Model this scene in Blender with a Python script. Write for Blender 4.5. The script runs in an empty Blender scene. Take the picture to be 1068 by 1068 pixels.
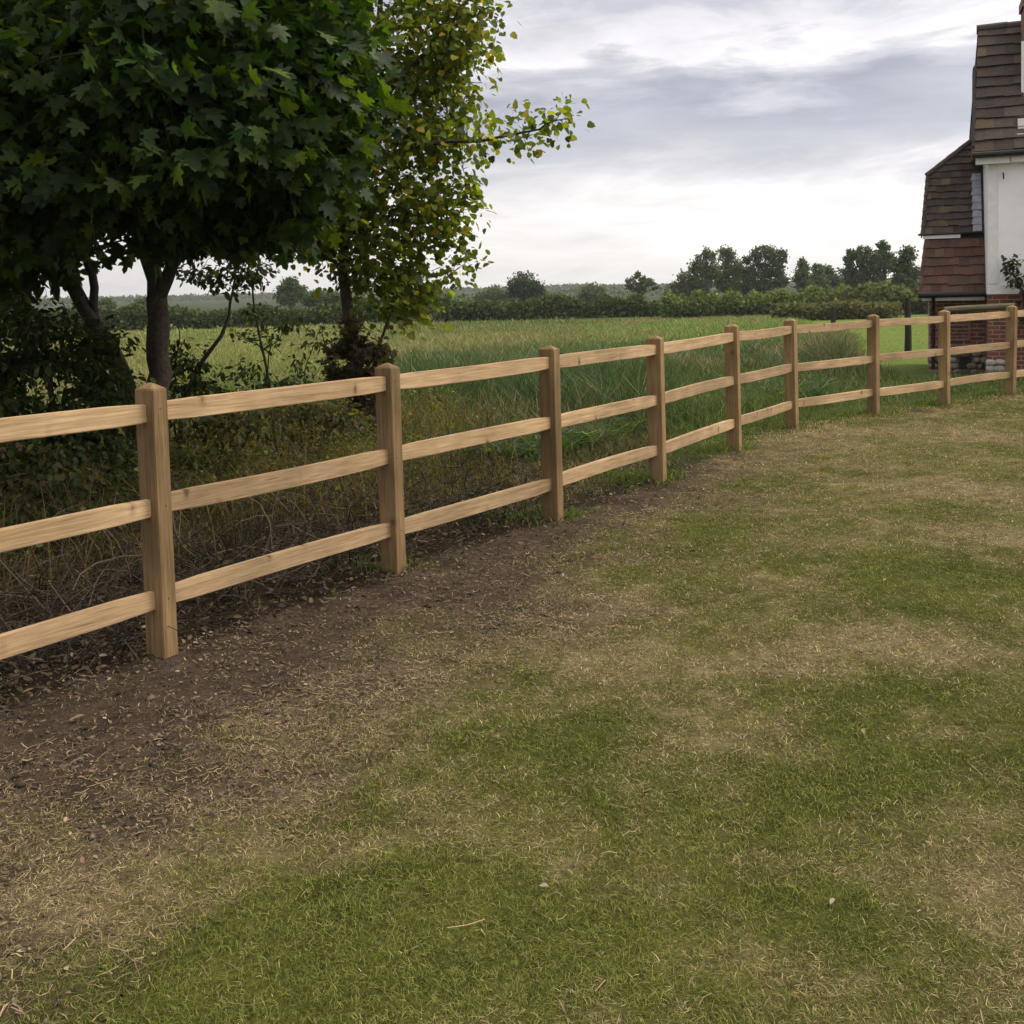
import bpy, bmesh, math, random
import numpy as np
from mathutils import Matrix, Vector, Euler

# ------------------------------------------------------------------ camera
F_PX, CX, CY, EYE = 1090.0, 534.0, 356.0, 1.70
PITCH, ROLL = math.atan(56 / F_PX), 0.022
_F = np.array([0, math.cos(PITCH), -math.sin(PITCH)])
_U0 = np.array([0, math.sin(PITCH), math.cos(PITCH)])
_R0 = np.array([1.0, 0, 0])
_R = _R0 * math.cos(ROLL) - _U0 * math.sin(ROLL)
_U = _U0 * math.cos(ROLL) + _R0 * math.sin(ROLL)
S = bpy.context.scene
COL = S.collection
cam_d = bpy.data.cameras.new("camera")
cam = bpy.data.objects.new("camera", cam_d)
COL.objects.link(cam)
cam.matrix_world = Matrix(((_R[0], _U[0], -_F[0], 0), (_R[1], _U[1], -_F[1], 0), (_R[2], _U[2], -_F[2], EYE), (0, 0, 0, 1)))
cam_d.sensor_width = 36
cam_d.lens = 36 * F_PX / 1068
cam_d.shift_y = -178 / 1068
cam_d.clip_start = 0.1
cam_d.clip_end = 9000
S.camera = cam

# ------------------------------------------------------------------ light
SUN_EL, SUN_AZ = math.radians(46), math.radians(84)      # azimuth from +Y towards +X
w = bpy.data.worlds.new("World")
S.world = w
w.use_nodes = True
nt = w.node_tree
for n in list(nt.nodes):
    nt.nodes.remove(n)


def N(t, ty, **kw):
    n = t.nodes.new(ty)
    for k, v in kw.items():
        setattr(n, k, v)
    return n


def math_node(t, op, a, b=None, clamp=False):
    n = N(t, 'ShaderNodeMath', operation=op, use_clamp=clamp)
    for i, v in enumerate((a, b)):
        if v is None:
            continue
        if isinstance(v, (int, float)):
            n.inputs[i].default_value = v
        else:
            t.links.new(v, n.inputs[i])
    return n.outputs[0]


def ramp(t, fac, stops, interp='LINEAR'):
    n = N(t, 'ShaderNodeValToRGB')
    cr = n.color_ramp
    cr.interpolation = interp
    while len(cr.elements) < len(stops):
        cr.elements.new(0.5)
    for e, (p, c) in zip(cr.elements, stops):
        e.position = p
        e.color = (*c, 1) if len(c) == 3 else c
    t.links.new(fac, n.inputs[0])
    return n.outputs[0]


def mixrgb(t, fac, a, b, blend='MIX'):
    n = N(t, 'ShaderNodeMix', data_type='RGBA', blend_type=blend)
    for i, v in ((0, fac), (6, a), (7, b)):
        if isinstance(v, (int, float)):
            n.inputs[i].default_value = v
        elif isinstance(v, (tuple, list)):
            n.inputs[i].default_value = (*v, 1)
        else:
            t.links.new(v, n.inputs[i])
    return n.outputs[2]


def noise(t, vec, scale, detail=4, rough=0.55, dist=0.0):
    n = N(t, 'ShaderNodeTexNoise')
    n.inputs['Scale'].default_value = scale
    n.inputs['Detail'].default_value = detail
    n.inputs['Roughness'].default_value = rough
    n.inputs['Distortion'].default_value = dist
    if vec is not None:
        t.links.new(vec, n.inputs['Vector'])
    return n.outputs[0]


tc = N(nt, 'ShaderNodeTexCoord')
sep = N(nt, 'ShaderNodeSeparateXYZ')
nt.links.new(tc.outputs['Generated'], sep.inputs[0])
az = math_node(nt, 'ARCTAN2', sep.outputs[0], sep.outputs[1])
el = math_node(nt, 'ARCSINE', sep.outputs[2])
comb = N(nt, 'ShaderNodeCombineXYZ')
nt.links.new(math_node(nt, 'MULTIPLY', az, 2.4), comb.inputs[0])
nt.links.new(math_node(nt, 'MULTIPLY', el, 9.0), comb.inputs[1])
n_big = noise(nt, comb.outputs[0], 2.3, 6, 0.6, 0.5)
comb2 = N(nt, 'ShaderNodeCombineXYZ')
nt.links.new(math_node(nt, 'MULTIPLY', az, 5.0), comb2.inputs[0])
nt.links.new(math_node(nt, 'MULTIPLY', el, 26.0), comb2.inputs[1])
comb2.inputs[2].default_value = 4.3
n_fine = noise(nt, comb2.outputs[0], 1.6, 6, 0.6, 0.4)
# elevation in units of 20 degrees, disturbed by the cloud noise
e1 = math_node(nt, 'MULTIPLY', el, 1 / math.radians(20))
e1 = math_node(nt, 'ADD', e1, math_node(nt, 'MULTIPLY', math_node(nt, 'SUBTRACT', n_big, 0.5), 0.40))
e1 = math_node(nt, 'ADD', e1, math_node(nt, 'MULTIPLY', math_node(nt, 'SUBTRACT', n_fine, 0.5), 0.19))
e1 = math_node(nt, 'ADD', e1, math_node(nt, 'MULTIPLY', az, -0.03), clamp=True)
band = ramp(nt, e1, [(0.0, (1.16, 1.10, 1.07)), (0.22, (1.05, 1.01, 1.00)), (0.29, (0.78, 0.76, 0.80)), (0.35, (0.59, 0.595, 0.65)),
                     (0.47, (0.47, 0.485, 0.56)), (0.55, (0.64, 0.64, 0.69)), (0.61, (0.92, 0.89, 0.92)), (0.67, (0.80, 0.78, 0.82)), (0.73, (0.56, 0.565, 0.63)),
                     (0.84, (0.52, 0.53, 0.60)), (1.0, (0.66, 0.66, 0.71))])
# the cloud deck is brighter overhead than near the horizon, as under any overcast
over = ramp(nt, math_node(nt, 'MULTIPLY', el, 1 / math.radians(90)), [(0.0, (0, 0, 0)), (0.20, (0, 0, 0)), (0.5, (1, 1, 1))], 'EASE')
band = mixrgb(nt, over, band, (1.30, 1.27, 1.22))
fine = ramp(nt, n_fine, [(0.28, (0.80, 0.80, 0.82)), (0.5, (0.99, 0.985, 0.985)), (0.72, (1.14, 1.13, 1.12))])
cloud = mixrgb(nt, 1.0, band, fine, 'MULTIPLY')
# the deck glows round the veiled sun and is duller on the far side
sdn = N(nt, 'ShaderNodeVectorMath', operation='DOT_PRODUCT')
nt.links.new(tc.outputs['Generated'], sdn.inputs[0])
sdn.inputs[1].default_value = (math.cos(SUN_EL) * math.sin(SUN_AZ), math.cos(SUN_EL) * math.cos(SUN_AZ), math.sin(SUN_EL))
glow = ramp(nt, math_node(nt, 'ADD', math_node(nt, 'MULTIPLY', sdn.outputs['Value'], 0.5), 0.5), [(0.0, (0.55,) * 3), (0.35, (0.68,) * 3), (0.62, (0.98,) * 3), (0.72, (1.03,) * 3), (0.9, (1.75, 1.68, 1.58)), (1.0, (2.3, 2.15, 1.95))])
cloud = mixrgb(nt, 1.0, cloud, glow, 'MULTIPLY')
sky = N(nt, 'ShaderNodeTexSky', sky_type='NISHITA')
sky.sun_disc = False
sky.sun_elevation = SUN_EL
sky.sun_rotation = SUN_AZ
SKY_STRENGTH = 0.10
cl10 = mixrgb(nt, 1.0, cloud, (1 / SKY_STRENGTH,) * 3, 'MULTIPLY')
skymix = mixrgb(nt, 0.93, sky.outputs[0], cl10)
bg = N(nt, 'ShaderNodeBackground')
bg.inputs['Strength'].default_value = SKY_STRENGTH
nt.links.new(skymix, bg.inputs['Color'])
wo = N(nt, 'ShaderNodeOutputWorld')
nt.links.new(bg.outputs[0], wo.inputs['Surface'])

sun_d = bpy.data.lights.new("sun", 'SUN')
sun_d.energy = 1.5
sun_d.angle = math.radians(26)
sun_d.color = (1.0, 0.95, 0.87)
sun = bpy.data.objects.new("sun", sun_d)
COL.objects.link(sun)
_sd = Vector((math.cos(SUN_EL) * math.sin(SUN_AZ), math.cos(SUN_EL) * math.cos(SUN_AZ), math.sin(SUN_EL)))
sun.rotation_euler = _sd.to_track_quat('Z', 'Y').to_euler()
sun.location = (0, 0, 30)

S.view_settings.view_transform = 'Standard'
S.view_settings.look = 'None'
S.view_settings.exposure = 0.20
S.view_settings.gamma = 1.0
S.view_settings.use_curve_mapping = False
S.render.engine = 'CYCLES'
S.cycles.use_denoising = True
S.cycles.max_bounces = 8
S.cycles.transparent_max_bounces = 8

# ------------------------------------------------------------------ helpers


def ray(px, py):
    return _F + _R * ((px - CX) / F_PX) + _U * ((CY - py) / F_PX)


def at(px, py, Y):
    """world point at depth Y that the photo's pixel (px, py) looks at"""
    d = ray(px, py)
    return d * Y / d[1] + np.array([0, 0, EYE])


def gnd(px, py, z=0.0):
    d = ray(px, py)
    return d * (z - EYE) / d[2] + np.array([0, 0, EYE])


def _hash(ix, iy, seed):
    h = (ix.astype(np.int64) * 374761393 + iy.astype(np.int64) * 668265263 + seed * 1442695041) & 0xFFFFFFFF
    h = ((h ^ (h >> 13)) * 1274126177) & 0xFFFFFFFF
    h = (h ^ (h >> 16)) & 0xFFFF
    return h / 65535.0


def vnoise(x, y, seed=0):
    x = np.asarray(x, float)
    y = np.asarray(y, float)
    ix, iy = np.floor(x), np.floor(y)
    fx, fy = x - ix, y - iy
    fx = fx * fx * (3 - 2 * fx)
    fy = fy * fy * (3 - 2 * fy)
    a = _hash(ix, iy, seed)
    b = _hash(ix + 1, iy, seed)
    c = _hash(ix, iy + 1, seed)
    d = _hash(ix + 1, iy + 1, seed)
    return (a * (1 - fx) + b * fx) * (1 - fy) + (c * (1 - fx) + d * fx) * fy


def fbm(x, y, oct=4, seed=0):
    t, amp, s = 0.0, 0.5, 0.0
    for i in range(oct):
        t = t + amp * vnoise(np.asarray(x) * 2 ** i + 17.3 * i, np.asarray(y) * 2 ** i - 9.1 * i, seed + i)
        s += amp
        amp *= 0.55
    return t / s


def sstep(a, b, x):
    t = np.clip((np.asarray(x, float) - a) / (b - a), 0, 1)
    return t * t * (3 - 2 * t)


def link(name, me, mats, parent=None, loc=None):
    o = bpy.data.objects.new(name, me)
    COL.objects.link(o)
    for m in (mats if isinstance(mats, (list, tuple)) else [mats]):
        me.materials.append(m)
    if parent is not None:
        o.parent = parent
    if loc is not None:
        o.location = loc
    return o


def empty(name, loc, rz=0.0):
    o = bpy.data.objects.new(name, None)
    COL.objects.link(o)
    o.location = loc
    o.rotation_euler = (0, 0, rz)
    o.empty_display_size = 0.2
    return o


def tag(o, label=None, cat=None, group=None, kind=None):
    if label:
        o['label'] = label
    if cat:
        o['category'] = cat
    if group:
        o['group'] = group
    if kind:
        o['kind'] = kind
    return o


def np_mesh(name, V, T, C=None, smooth=False, quads=None):
    """V (n,3), T (m,3) triangles, optional quads (k,4), C (n,3) colours"""
    me = bpy.data.meshes.new(name)
    V = np.ascontiguousarray(V, dtype=np.float32)
    T = np.zeros((0, 3), np.int32) if T is None else np.asarray(T, np.int32)
    Q = np.zeros((0, 4), np.int32) if quads is None else np.asarray(quads, np.int32)
    me.vertices.add(len(V))
    me.vertices.foreach_set('co', V.ravel())
    nl = T.size + Q.size
    me.loops.add(nl)
    me.loops.foreach_set('vertex_index', np.concatenate([T.ravel(), Q.ravel()]).astype(np.int32))
    me.polygons.add(len(T) + len(Q))
    st = np.concatenate([np.arange(len(T)) * 3, T.size + np.arange(len(Q)) * 4]).astype(np.int32)
    me.polygons.foreach_set('loop_start', st)
    if smooth:
        me.polygons.foreach_set('use_smooth', np.ones(len(T) + len(Q), bool))
    me.update(calc_edges=True)
    if C is not None:
        a = me.color_attributes.new('Col', 'FLOAT_COLOR', 'POINT')
        c4 = np.ones((len(V), 4), np.float32)
        c4[:, :3] = C
        a.data.foreach_set('color', c4.ravel())
    return me


def shift(o_V, base):
    return np.asarray(o_V) - np.asarray(base)


class MB:
    """small mesh collector: boxes, tubes, polygons"""

    def __init__(self):
        self.v, self.f, self.c = [], [], []

    def add(self, V, Fs, col=None):
        n = len(self.v)
        self.v += [tuple(p) for p in V]
        self.f += [tuple(i + n for i in q) for q in Fs]
        self.c += [col if col is not None else (1, 1, 1)] * len(V)

    def box(self, a, b, col=None):
        x0, y0, z0 = a
        x1, y1, z1 = b
        V = [(x0, y0, z0), (x1, y0, z0), (x1, y1, z0), (x0, y1, z0), (x0, y0, z1), (x1, y0, z1), (x1, y1, z1), (x0, y1, z1)]
        self.add(V, [(0, 3, 2, 1), (4, 5, 6, 7), (0, 1, 5, 4), (1, 2, 6, 5), (2, 3, 7, 6), (3, 0, 4, 7)], col)

    def prism(self, poly, off, col=None):
        """solid from a 3D polygon pushed along the vector off"""
        n = len(poly)
        P = [np.array(p, float) for p in poly]
        V = P + [p + np.array(off, float) for p in P]
        Fs = [tuple(range(n)), tuple(range(2 * n - 1, n - 1, -1))]
        Fs += [(i, i + n, (i + 1) % n + n, (i + 1) % n) for i in range(n)]
        self.add(V, Fs, col)

    def tube(self, pts, rad, sides=6, col=None, caps=True):
        V, Q = tube_arrays(pts, rad, sides)
        n = len(pts)
        Fs = [tuple(q) for q in Q]
        if caps:
            Fs += [tuple(range(sides))[::-1], tuple(range((n - 1) * sides, n * sides))]
        self.add(V, Fs, col)

    def build(self, name, mat, parent=None, bevel=0.0, smooth=False, loc=None):
        me = bpy.data.meshes.new(name)
        me.from_pydata(self.v, [], self.f)
        if bevel > 0 or True:
            bm = bmesh.new()
            bm.from_mesh(me)
            bmesh.ops.recalc_face_normals(bm, faces=bm.faces)
            if bevel > 0:
                bmesh.ops.bevel(bm, geom=[e for e in bm.edges], offset=bevel, segments=2, affect='EDGES', clamp_overlap=True)
            bm.to_mesh(me)
            bm.free()
        if bevel == 0:
            a = me.color_attributes.new('Col', 'FLOAT_COLOR', 'POINT')
            c4 = np.ones((len(me.vertices), 4), np.float32)
            c4[:, :3] = np.array(self.c, np.float32)
            a.data.foreach_set('color', c4.ravel())
        if smooth:
            me.polygons.foreach_set('use_smooth', np.ones(len(me.polygons), bool))
        return link(name, me, mat, parent, loc)


def tube_arrays(pts, rad, sides=6):
    P = np.asarray(pts, float)
    n = len(P)
    r = np.interp(np.linspace(0, 1, n), np.linspace(0, 1, len(rad)), rad) if np.ndim(rad) else np.full(n, rad)
    T = np.gradient(P, axis=0)
    T /= np.linalg.norm(T, axis=1)[:, None] + 1e-9
    ref = np.array([0.31, 0.87, 0.38])
    A = np.cross(T, ref)
    A /= np.linalg.norm(A, axis=1)[:, None] + 1e-9
    B = np.cross(T, A)
    th = np.arange(sides) / sides * 2 * np.pi
    V = P[:, None] + r[:, None, None] * (A[:, None] * np.cos(th)[None, :, None] + B[:, None] * np.sin(th)[None, :, None])
    Q = []
    for i in range(n - 1):
        for j in range(sides):
            k = (j + 1) % sides
            Q.append((i * sides + j, i * sides + k, (i + 1) * sides + k, (i + 1) * sides + j))
    return V.reshape(-1, 3), np.array(Q)


def curve(pts, n=10, jit=0.0, rng=None):
    """smooth Catmull-Rom line through pts"""
    P = np.asarray(pts, float)
    P = np.vstack([2 * P[0] - P[1], P, 2 * P[-1] - P[-2]])
    out = []
    m = len(P) - 3
    for i in range(m):
        for t in np.linspace(0, 1, max(2, n // m + 1))[:(None if i == m - 1 else -1)]:
            a, b, c, d = P[i:i + 4]
            out.append(0.5 * (2 * b + (c - a) * t + (2 * a - 5 * b + 4 * c - d) * t * t + (3 * b - a - 3 * c + d) * t ** 3))
    out = np.array(out)
    if jit and rng is not None:
        out[1:-1] += rng.normal(0, jit, (len(out) - 2, 3))
    return out


# ------------------------------------------------------------------ materials


def new_mat(name):
    m = bpy.data.materials.new(name)
    m.use_nodes = True
    t = m.node_tree
    b = t.nodes['Principled BSDF']
    return m, t, b


def attr(t):
    return N(t, 'ShaderNodeVertexColor', layer_name='Col').outputs[0]


def leaf_mat(name, trans=0.35, rough=0.5, tint=(1.35, 1.25, 0.5)):
    m, t, b = new_mat(name)
    c = attr(t)
    geo = N(t, 'ShaderNodeNewGeometry')
    nz = noise(t, geo.outputs['Position'], 23.0, 2)
    c2 = mixrgb(t, 1.0, c, ramp(t, nz, [(0.3, (0.8, 0.8, 0.8)), (0.7, (1.2, 1.2, 1.2))]), 'MULTIPLY')
    t.links.new(c2, b.inputs['Base Color'])
    b.inputs['Roughness'].default_value = rough
    b.inputs['Specular IOR Level'].default_value = 0.18
    tr = N(t, 'ShaderNodeBsdfTranslucent')
    t.links.new(mixrgb(t, 1.0, c2, tint, 'MULTIPLY'), tr.inputs[0])
    mx = N(t, 'ShaderNodeMixShader')
    mx.inputs[0].default_value = trans
    t.links.new(b.outputs[0], mx.inputs[1])
    t.links.new(tr.outputs[0], mx.inputs[2])
    t.links.new(mx.outputs[0], t.nodes['Material Output'].inputs[0])
    return m


def attr_mat(name, rough=0.85, bump=0.0, bscale=40.0, var=0.25, spec=0.2):
    m, t, b = new_mat(name)
    c = attr(t)
    tcn = N(t, 'ShaderNodeTexCoord')
    nz = noise(t, tcn.outputs['Object'], bscale, 5, 0.6)
    c2 = mixrgb(t, 1.0, c, ramp(t, nz, [(0.25, (1 - var,) * 3), (0.75, (1 + var,) * 3)]), 'MULTIPLY')
    t.links.new(c2, b.inputs['Base Color'])
    b.inputs['Roughness'].default_value = rough
    b.inputs['Specular IOR Level'].default_value = spec
    if bump:
        bn = N(t, 'ShaderNodeBump')
        bn.inputs['Strength'].default_value = bump
        bn.inputs['Distance'].default_value = 0.02
        t.links.new(nz, bn.inputs['Height'])
        t.links.new(bn.outputs[0], b.inputs['Normal'])
    return m


def flat_mat(name, col, rough=0.6, var=0.12, scale=18.0, bump=0.0, spec=0.3):
    m, t, b = new_mat(name)
    tcn = N(t, 'ShaderNodeTexCoord')
    nz = noise(t, tcn.outputs['Object'], scale, 5, 0.6)
    lo = tuple(c * (1 - var) for c in col)
    hi = tuple(min(1, c * (1 + var)) for c in col)
    t.links.new(ramp(t, nz, [(0.3, lo), (0.7, hi)]), b.inputs['Base Color'])
    b.inputs['Roughness'].default_value = rough
    b.inputs['Specular IOR Level'].default_value = spec
    if bump:
        bn = N(t, 'ShaderNodeBump')
        bn.inputs['Strength'].default_value = bump
        bn.inputs['Distance'].default_value = 0.01
        t.links.new(nz, bn.inputs['Height'])
        t.links.new(bn.outputs[0], b.inputs['Normal'])
    return m


def wood_mat(name, lo, hi, knot, axis, grain=1.0):
    """sawn softwood: grain along the local axis, a few knots"""
    m, t, b = new_mat(name)
    tcn = N(t, 'ShaderNodeTexCoord')
    oi = N(t, 'ShaderNodeObjectInfo')
    off = N(t, 'ShaderNodeVectorMath', operation='SCALE')
    off.inputs[0].default_value = (37.0, 19.0, 53.0)
    t.links.new(oi.outputs['Random'], off.inputs['Scale'])
    ad = N(t, 'ShaderNodeVectorMath', operation='ADD')
    t.links.new(tcn.outputs['Object'], ad.inputs[0])
    t.links.new(off.outputs[0], ad.inputs[1])

    def mapped(s):
        mp = N(t, 'ShaderNodeMapping')
        mp.inputs['Scale'].default_value = s
        t.links.new(ad.outputs[0], mp.inputs[0])
        return mp.outputs[0]
    sc = [38.0, 38.0, 38.0]
    sc[axis] = 1.6
    g1 = noise(t, mapped(sc), 1.0, 6, 0.65, 0.6)
    sc2 = [140.0, 140.0, 140.0]
    sc2[axis] = 5.0
    g2 = noise(t, mapped(sc2), 1.0, 3, 0.6)
    big = noise(t, mapped((2.2, 2.2, 2.2)), 1.0, 3)
    base = ramp(t, g1, [(0.30, lo), (0.68, hi)])
    base = mixrgb(t, 1.0, base, ramp(t, g2, [(0.32, (0.74, 0.70, 0.66)), (0.62, (1.08, 1.08, 1.08))]), 'MULTIPLY')
    base = mixrgb(t, 1.0, base, ramp(t, big, [(0.32, (0.72, 0.71, 0.66)), (0.66, (1.12, 1.09, 1.06))]), 'MULTIPLY')
    vs = [3.4, 3.4, 3.4]
    vs[axis] = 6.5 if axis == 0 else 4.0
    vo = N(t, 'ShaderNodeTexVoronoi')
    vo.inputs['Scale'].default_value = 1.0
    vo.inputs['Randomness'].default_value = 1.0
    t.links.new(mapped(vs), vo.inputs['Vector'])
    kn = ramp(t, vo.outputs['Distance'], [(0.0, (0.9,) * 3), (0.07, (0.8,) * 3), (0.10, (0.3,) * 3), (0.20, (0, 0, 0))])
    kmask = ramp(t, noise(t, mapped((3.1, 3.1, 3.1)), 1.0, 1), [(0.34, (0, 0, 0)), (0.40, (1, 1, 1))])
    kf = mixrgb(t, 1.0, kn, kmask, 'MULTIPLY')
    base = mixrgb(t, kf, base, knot)
    # splits and dents along the grain
    sc3 = [60.0, 60.0, 60.0]
    sc3[axis] = 2.5
    g3 = noise(t, mapped(sc3), 1.0, 2, 0.5)
    base = mixrgb(t, ramp(t, g3, [(0.0, (0.7,) * 3), (0.26, (0.55,) * 3), (0.31, (0, 0, 0))]), base, knot)
    hv = N(t, 'ShaderNodeHueSaturation')
    t.links.new(base, hv.inputs['Color'])
    hv.inputs['Saturation'].default_value = 0.93
    t.links.new(math_node(t, 'ADD', math_node(t, 'MULTIPLY', oi.outputs['Random'], 0.34), 0.80), hv.inputs['Value'])
    t.links.new(hv.outputs[0], b.inputs['Base Color'])
    b.inputs['Roughness'].default_value = 0.75
    b.inputs['Specular IOR Level'].default_value = 0.25
    bn = N(t, 'ShaderNodeBump')
    bn.inputs['Strength'].default_value = 0.25
    bn.inputs['Distance'].default_value = 0.004
    t.links.new(g1, bn.inputs['Height'])
    t.links.new(bn.outputs[0], b.inputs['Normal'])
    return m


def brick_mat():
    m, t, b = new_mat('red_brick')
    tcn = N(t, 'ShaderNodeTexCoord')
    sp = N(t, 'ShaderNodeSeparateXYZ')
    t.links.new(tcn.outputs['Object'], sp.inputs[0])
    cb = N(t, 'ShaderNodeCombineXYZ')
    t.links.new(math_node(t, 'ADD', sp.outputs[0], sp.outputs[1]), cb.inputs[0])
    t.links.new(sp.outputs[2], cb.inputs[1])
    br = N(t, 'ShaderNodeTexBrick')
    br.inputs['Scale'].default_value = 1.0
    br.inputs['Brick Width'].default_value = 0.225
    br.inputs['Row Height'].default_value = 0.075
    br.inputs['Mortar Size'].default_value = 0.008
    br.inputs['Bias'].default_value = 0.0
    br.inputs['Color1'].default_value = (0.24, 0.075, 0.045, 1)
    br.inputs['Color2'].default_value = (0.13, 0.045, 0.032, 1)
    br.inputs['Mortar'].default_value = (0.30, 0.25, 0.20, 1)
    t.links.new(cb.outputs[0], br.inputs['Vector'])
    nz = noise(t, tcn.outputs['Object'], 9.0, 5, 0.65)
    c = mixrgb(t, 1.0, br.outputs['Color'], ramp(t, nz, [(0.25, (0.65,) * 3), (0.75, (1.25,) * 3)]), 'MULTIPLY')
    t.links.new(c, b.inputs['Base Color'])
    b.inputs['Roughness'].default_value = 0.9
    bn = N(t, 'ShaderNodeBump', invert=True)
    bn.inputs['Strength'].default_value = 0.6
    bn.inputs['Distance'].default_value = 0.008
    t.links.new(br.outputs['Fac'], bn.inputs['Height'])
    t.links.new(bn.outputs[0], b.inputs['Normal'])
    return m


def ground_mat():
    m, t, b = new_mat('ground')
    c = attr(t)
    geo = N(t, 'ShaderNodeNewGeometry')
    pos = geo.outputs['Position']
    n1 = noise(t, pos, 26.0, 6, 0.7)
    n2 = noise(t, pos, 110.0, 4, 0.65)
    n3 = noise(t, pos, 5.0, 5, 0.6)
    c2 = mixrgb(t, 1.0, c, ramp(t, n1, [(0.28, (0.55, 0.53, 0.5)), (0.72, (1.4, 1.4, 1.4))]), 'MULTIPLY')
    c2 = mixrgb(t, 1.0, c2, ramp(t, n2, [(0.3, (0.7, 0.7, 0.7)), (0.7, (1.3, 1.28, 1.25))]), 'MULTIPLY')
    c2 = mixrgb(t, 1.0, c2, ramp(t, n3, [(0.3, (0.82, 0.82, 0.8)), (0.7, (1.16, 1.16, 1.16))]), 'MULTIPLY')
    t.links.new(c2, b.inputs['Base Color'])
    b.inputs['Roughness'].default_value = 1.0
    b.inputs['Specular IOR Level'].default_value = 0.05
    h = math_node(t, 'ADD', math_node(t, 'MULTIPLY', n1, 1.0), math_node(t, 'MULTIPLY', n2, 0.35))
    bn = N(t, 'ShaderNodeBump')
    bn.inputs['Strength'].default_value = 1.0
    bn.inputs['Distance'].default_value = 0.05
    t.links.new(h, bn.inputs['Height'])
    t.links.new(bn.outputs[0], b.inputs['Normal'])
    return m


M = {}
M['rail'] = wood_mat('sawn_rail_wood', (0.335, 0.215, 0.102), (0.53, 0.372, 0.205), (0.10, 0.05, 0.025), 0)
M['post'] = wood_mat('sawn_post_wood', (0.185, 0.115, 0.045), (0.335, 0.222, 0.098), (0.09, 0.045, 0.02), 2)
M['old'] = wood_mat('mossy_old_wood', (0.09, 0.085, 0.05), (0.2, 0.18, 0.11), (0.03, 0.03, 0.02), 0)
M['dark_post'] = wood_mat('blackened_wood', (0.018, 0.014, 0.012), (0.045, 0.036, 0.03), (0.01, 0.01, 0.01), 2)
M['ground'] = ground_mat()
M['grass'] = leaf_mat('grass_blade', 0.25, 0.6, (1.2, 1.15, 0.6))
M['straw'] = attr_mat('dry_straw', 0.8, var=0.15)
M['leaf'] = leaf_mat('maple_leaf', 0.42, 0.5, (1.9, 2.0, 0.35))
M['small_leaf'] = leaf_mat('small_leaf', 0.48, 0.55, (1.8, 1.8, 0.4))
M['far_leaf'] = leaf_mat('far_leaf', 0.35, 0.7, (1.5, 1.6, 0.6))
M['bark'] = attr_mat('bark', 0.95, 0.8, 30.0, 0.4, 0.1)
M['brick'] = brick_mat()
M['tile'] = attr_mat('clay_tile', 0.85, 0.3, 30.0, 0.3, 0.2)
M['stone'] = attr_mat('rubble_stone', 0.9, 0.5, 20.0, 0.3, 0.2)
M['render'] = flat_mat('white_render', (0.86, 0.85, 0.87), 0.8, 0.05, 3.0, 0.1)
M['white_paint'] = flat_mat('white_painted_board', (0.74, 0.73, 0.72), 0.5, 0.08, 9.0)
M['black'] = flat_mat('black_plastic', (0.014, 0.013, 0.014), 0.4, 0.15)
M['lead'] = flat_mat('lead_sheet', (0.30, 0.31, 0.35), 0.5, 0.25, 8.0)
M['glass'] = flat_mat('window_glass', (0.05, 0.055, 0.065), 0.06, 0.05, 3.0, spec=0.9)
M['nail'] = flat_mat('rusty_nail', (0.06, 0.035, 0.02), 0.6, 0.2)

# ------------------------------------------------------------------ where the fence runs
POSTS = [(-4.62, 0.58), (-3.64, 1.99), (-2.655, 3.41), (-1.67, 4.82), (-0.735, 6.16), (0.27, 7.47), (1.23, 8.92), (2.23, 10.52), (3.22, 12.02), (4.52, 13.06),
         (5.80, 14.00), (7.15, 14.97), (8.50, 15.90), (9.86, 16.85)]
_PL = np.array([(-20.0, -21.0)] + POSTS + [(40.0, 36.5)])


def fence_s(x, y):
    """signed distance to the fence line: positive on the lawn side"""
    x = np.asarray(x, float)
    y = np.asarray(y, float)
    best = np.full(x.shape, 1e9)
    sgn = np.ones(x.shape)
    for a, b in zip(_PL[:-1], _PL[1:]):
        d = b - a
        t = np.clip(((x - a[0]) * d[0] + (y - a[1]) * d[1]) / (d @ d), 0, 1)
        qx, qy = x - a[0] - t * d[0], y - a[1] - t * d[1]
        dist = np.hypot(qx, qy)
        s = np.sign(qx * d[1] - qy * d[0])
        m = dist < best - 1e-9
        best = np.where(m, dist, best)
        sgn = np.where(m, s, sgn)
    return best * np.where(sgn == 0, 1, sgn)


def ground_z(x, y):
    x = np.asarray(x, float)
    y = np.asarray(y, float)
    s = fence_s(x, y)
    d = np.maximum(-s, 0)
    z = -1.2 * sstep(4, 60, d) - 1.5 * sstep(60, 260, d)
    z = z + (fbm(x * 0.5, y * 0.5, 3, 5) - 0.5) * 0.05 * sstep(0.5, 3, s + 3.5)
    for px_, py_ in POSTS[2:]:
        z = z + 0.028 * np.exp(-((x - px_) ** 2 + (y - py_) ** 2) / 0.020)
    z = z + (fbm(x * 4, y * 4, 4, 8) - 0.5) * 0.065 * (1 - sstep(0.3, 1.3, s)) * sstep(-6, -2, s)
    # low far hill
    z = z + 1.6 * np.exp(-(((x - 40) / 170.0) ** 2 + ((y - 900) / 200.0) ** 2)) + 1.0 * np.exp(-(((x + 260) / 260.0) ** 2 + ((y - 1300) / 260.0) ** 2))
    return z


def soil_width(y):
    return np.interp(y, [0, 3, 4.5, 6, 8, 9.5, 11, 13], [1.1, 1.0, 0.85, 0.6, 0.36, 0.2, 0.0, -0.1])


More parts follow.
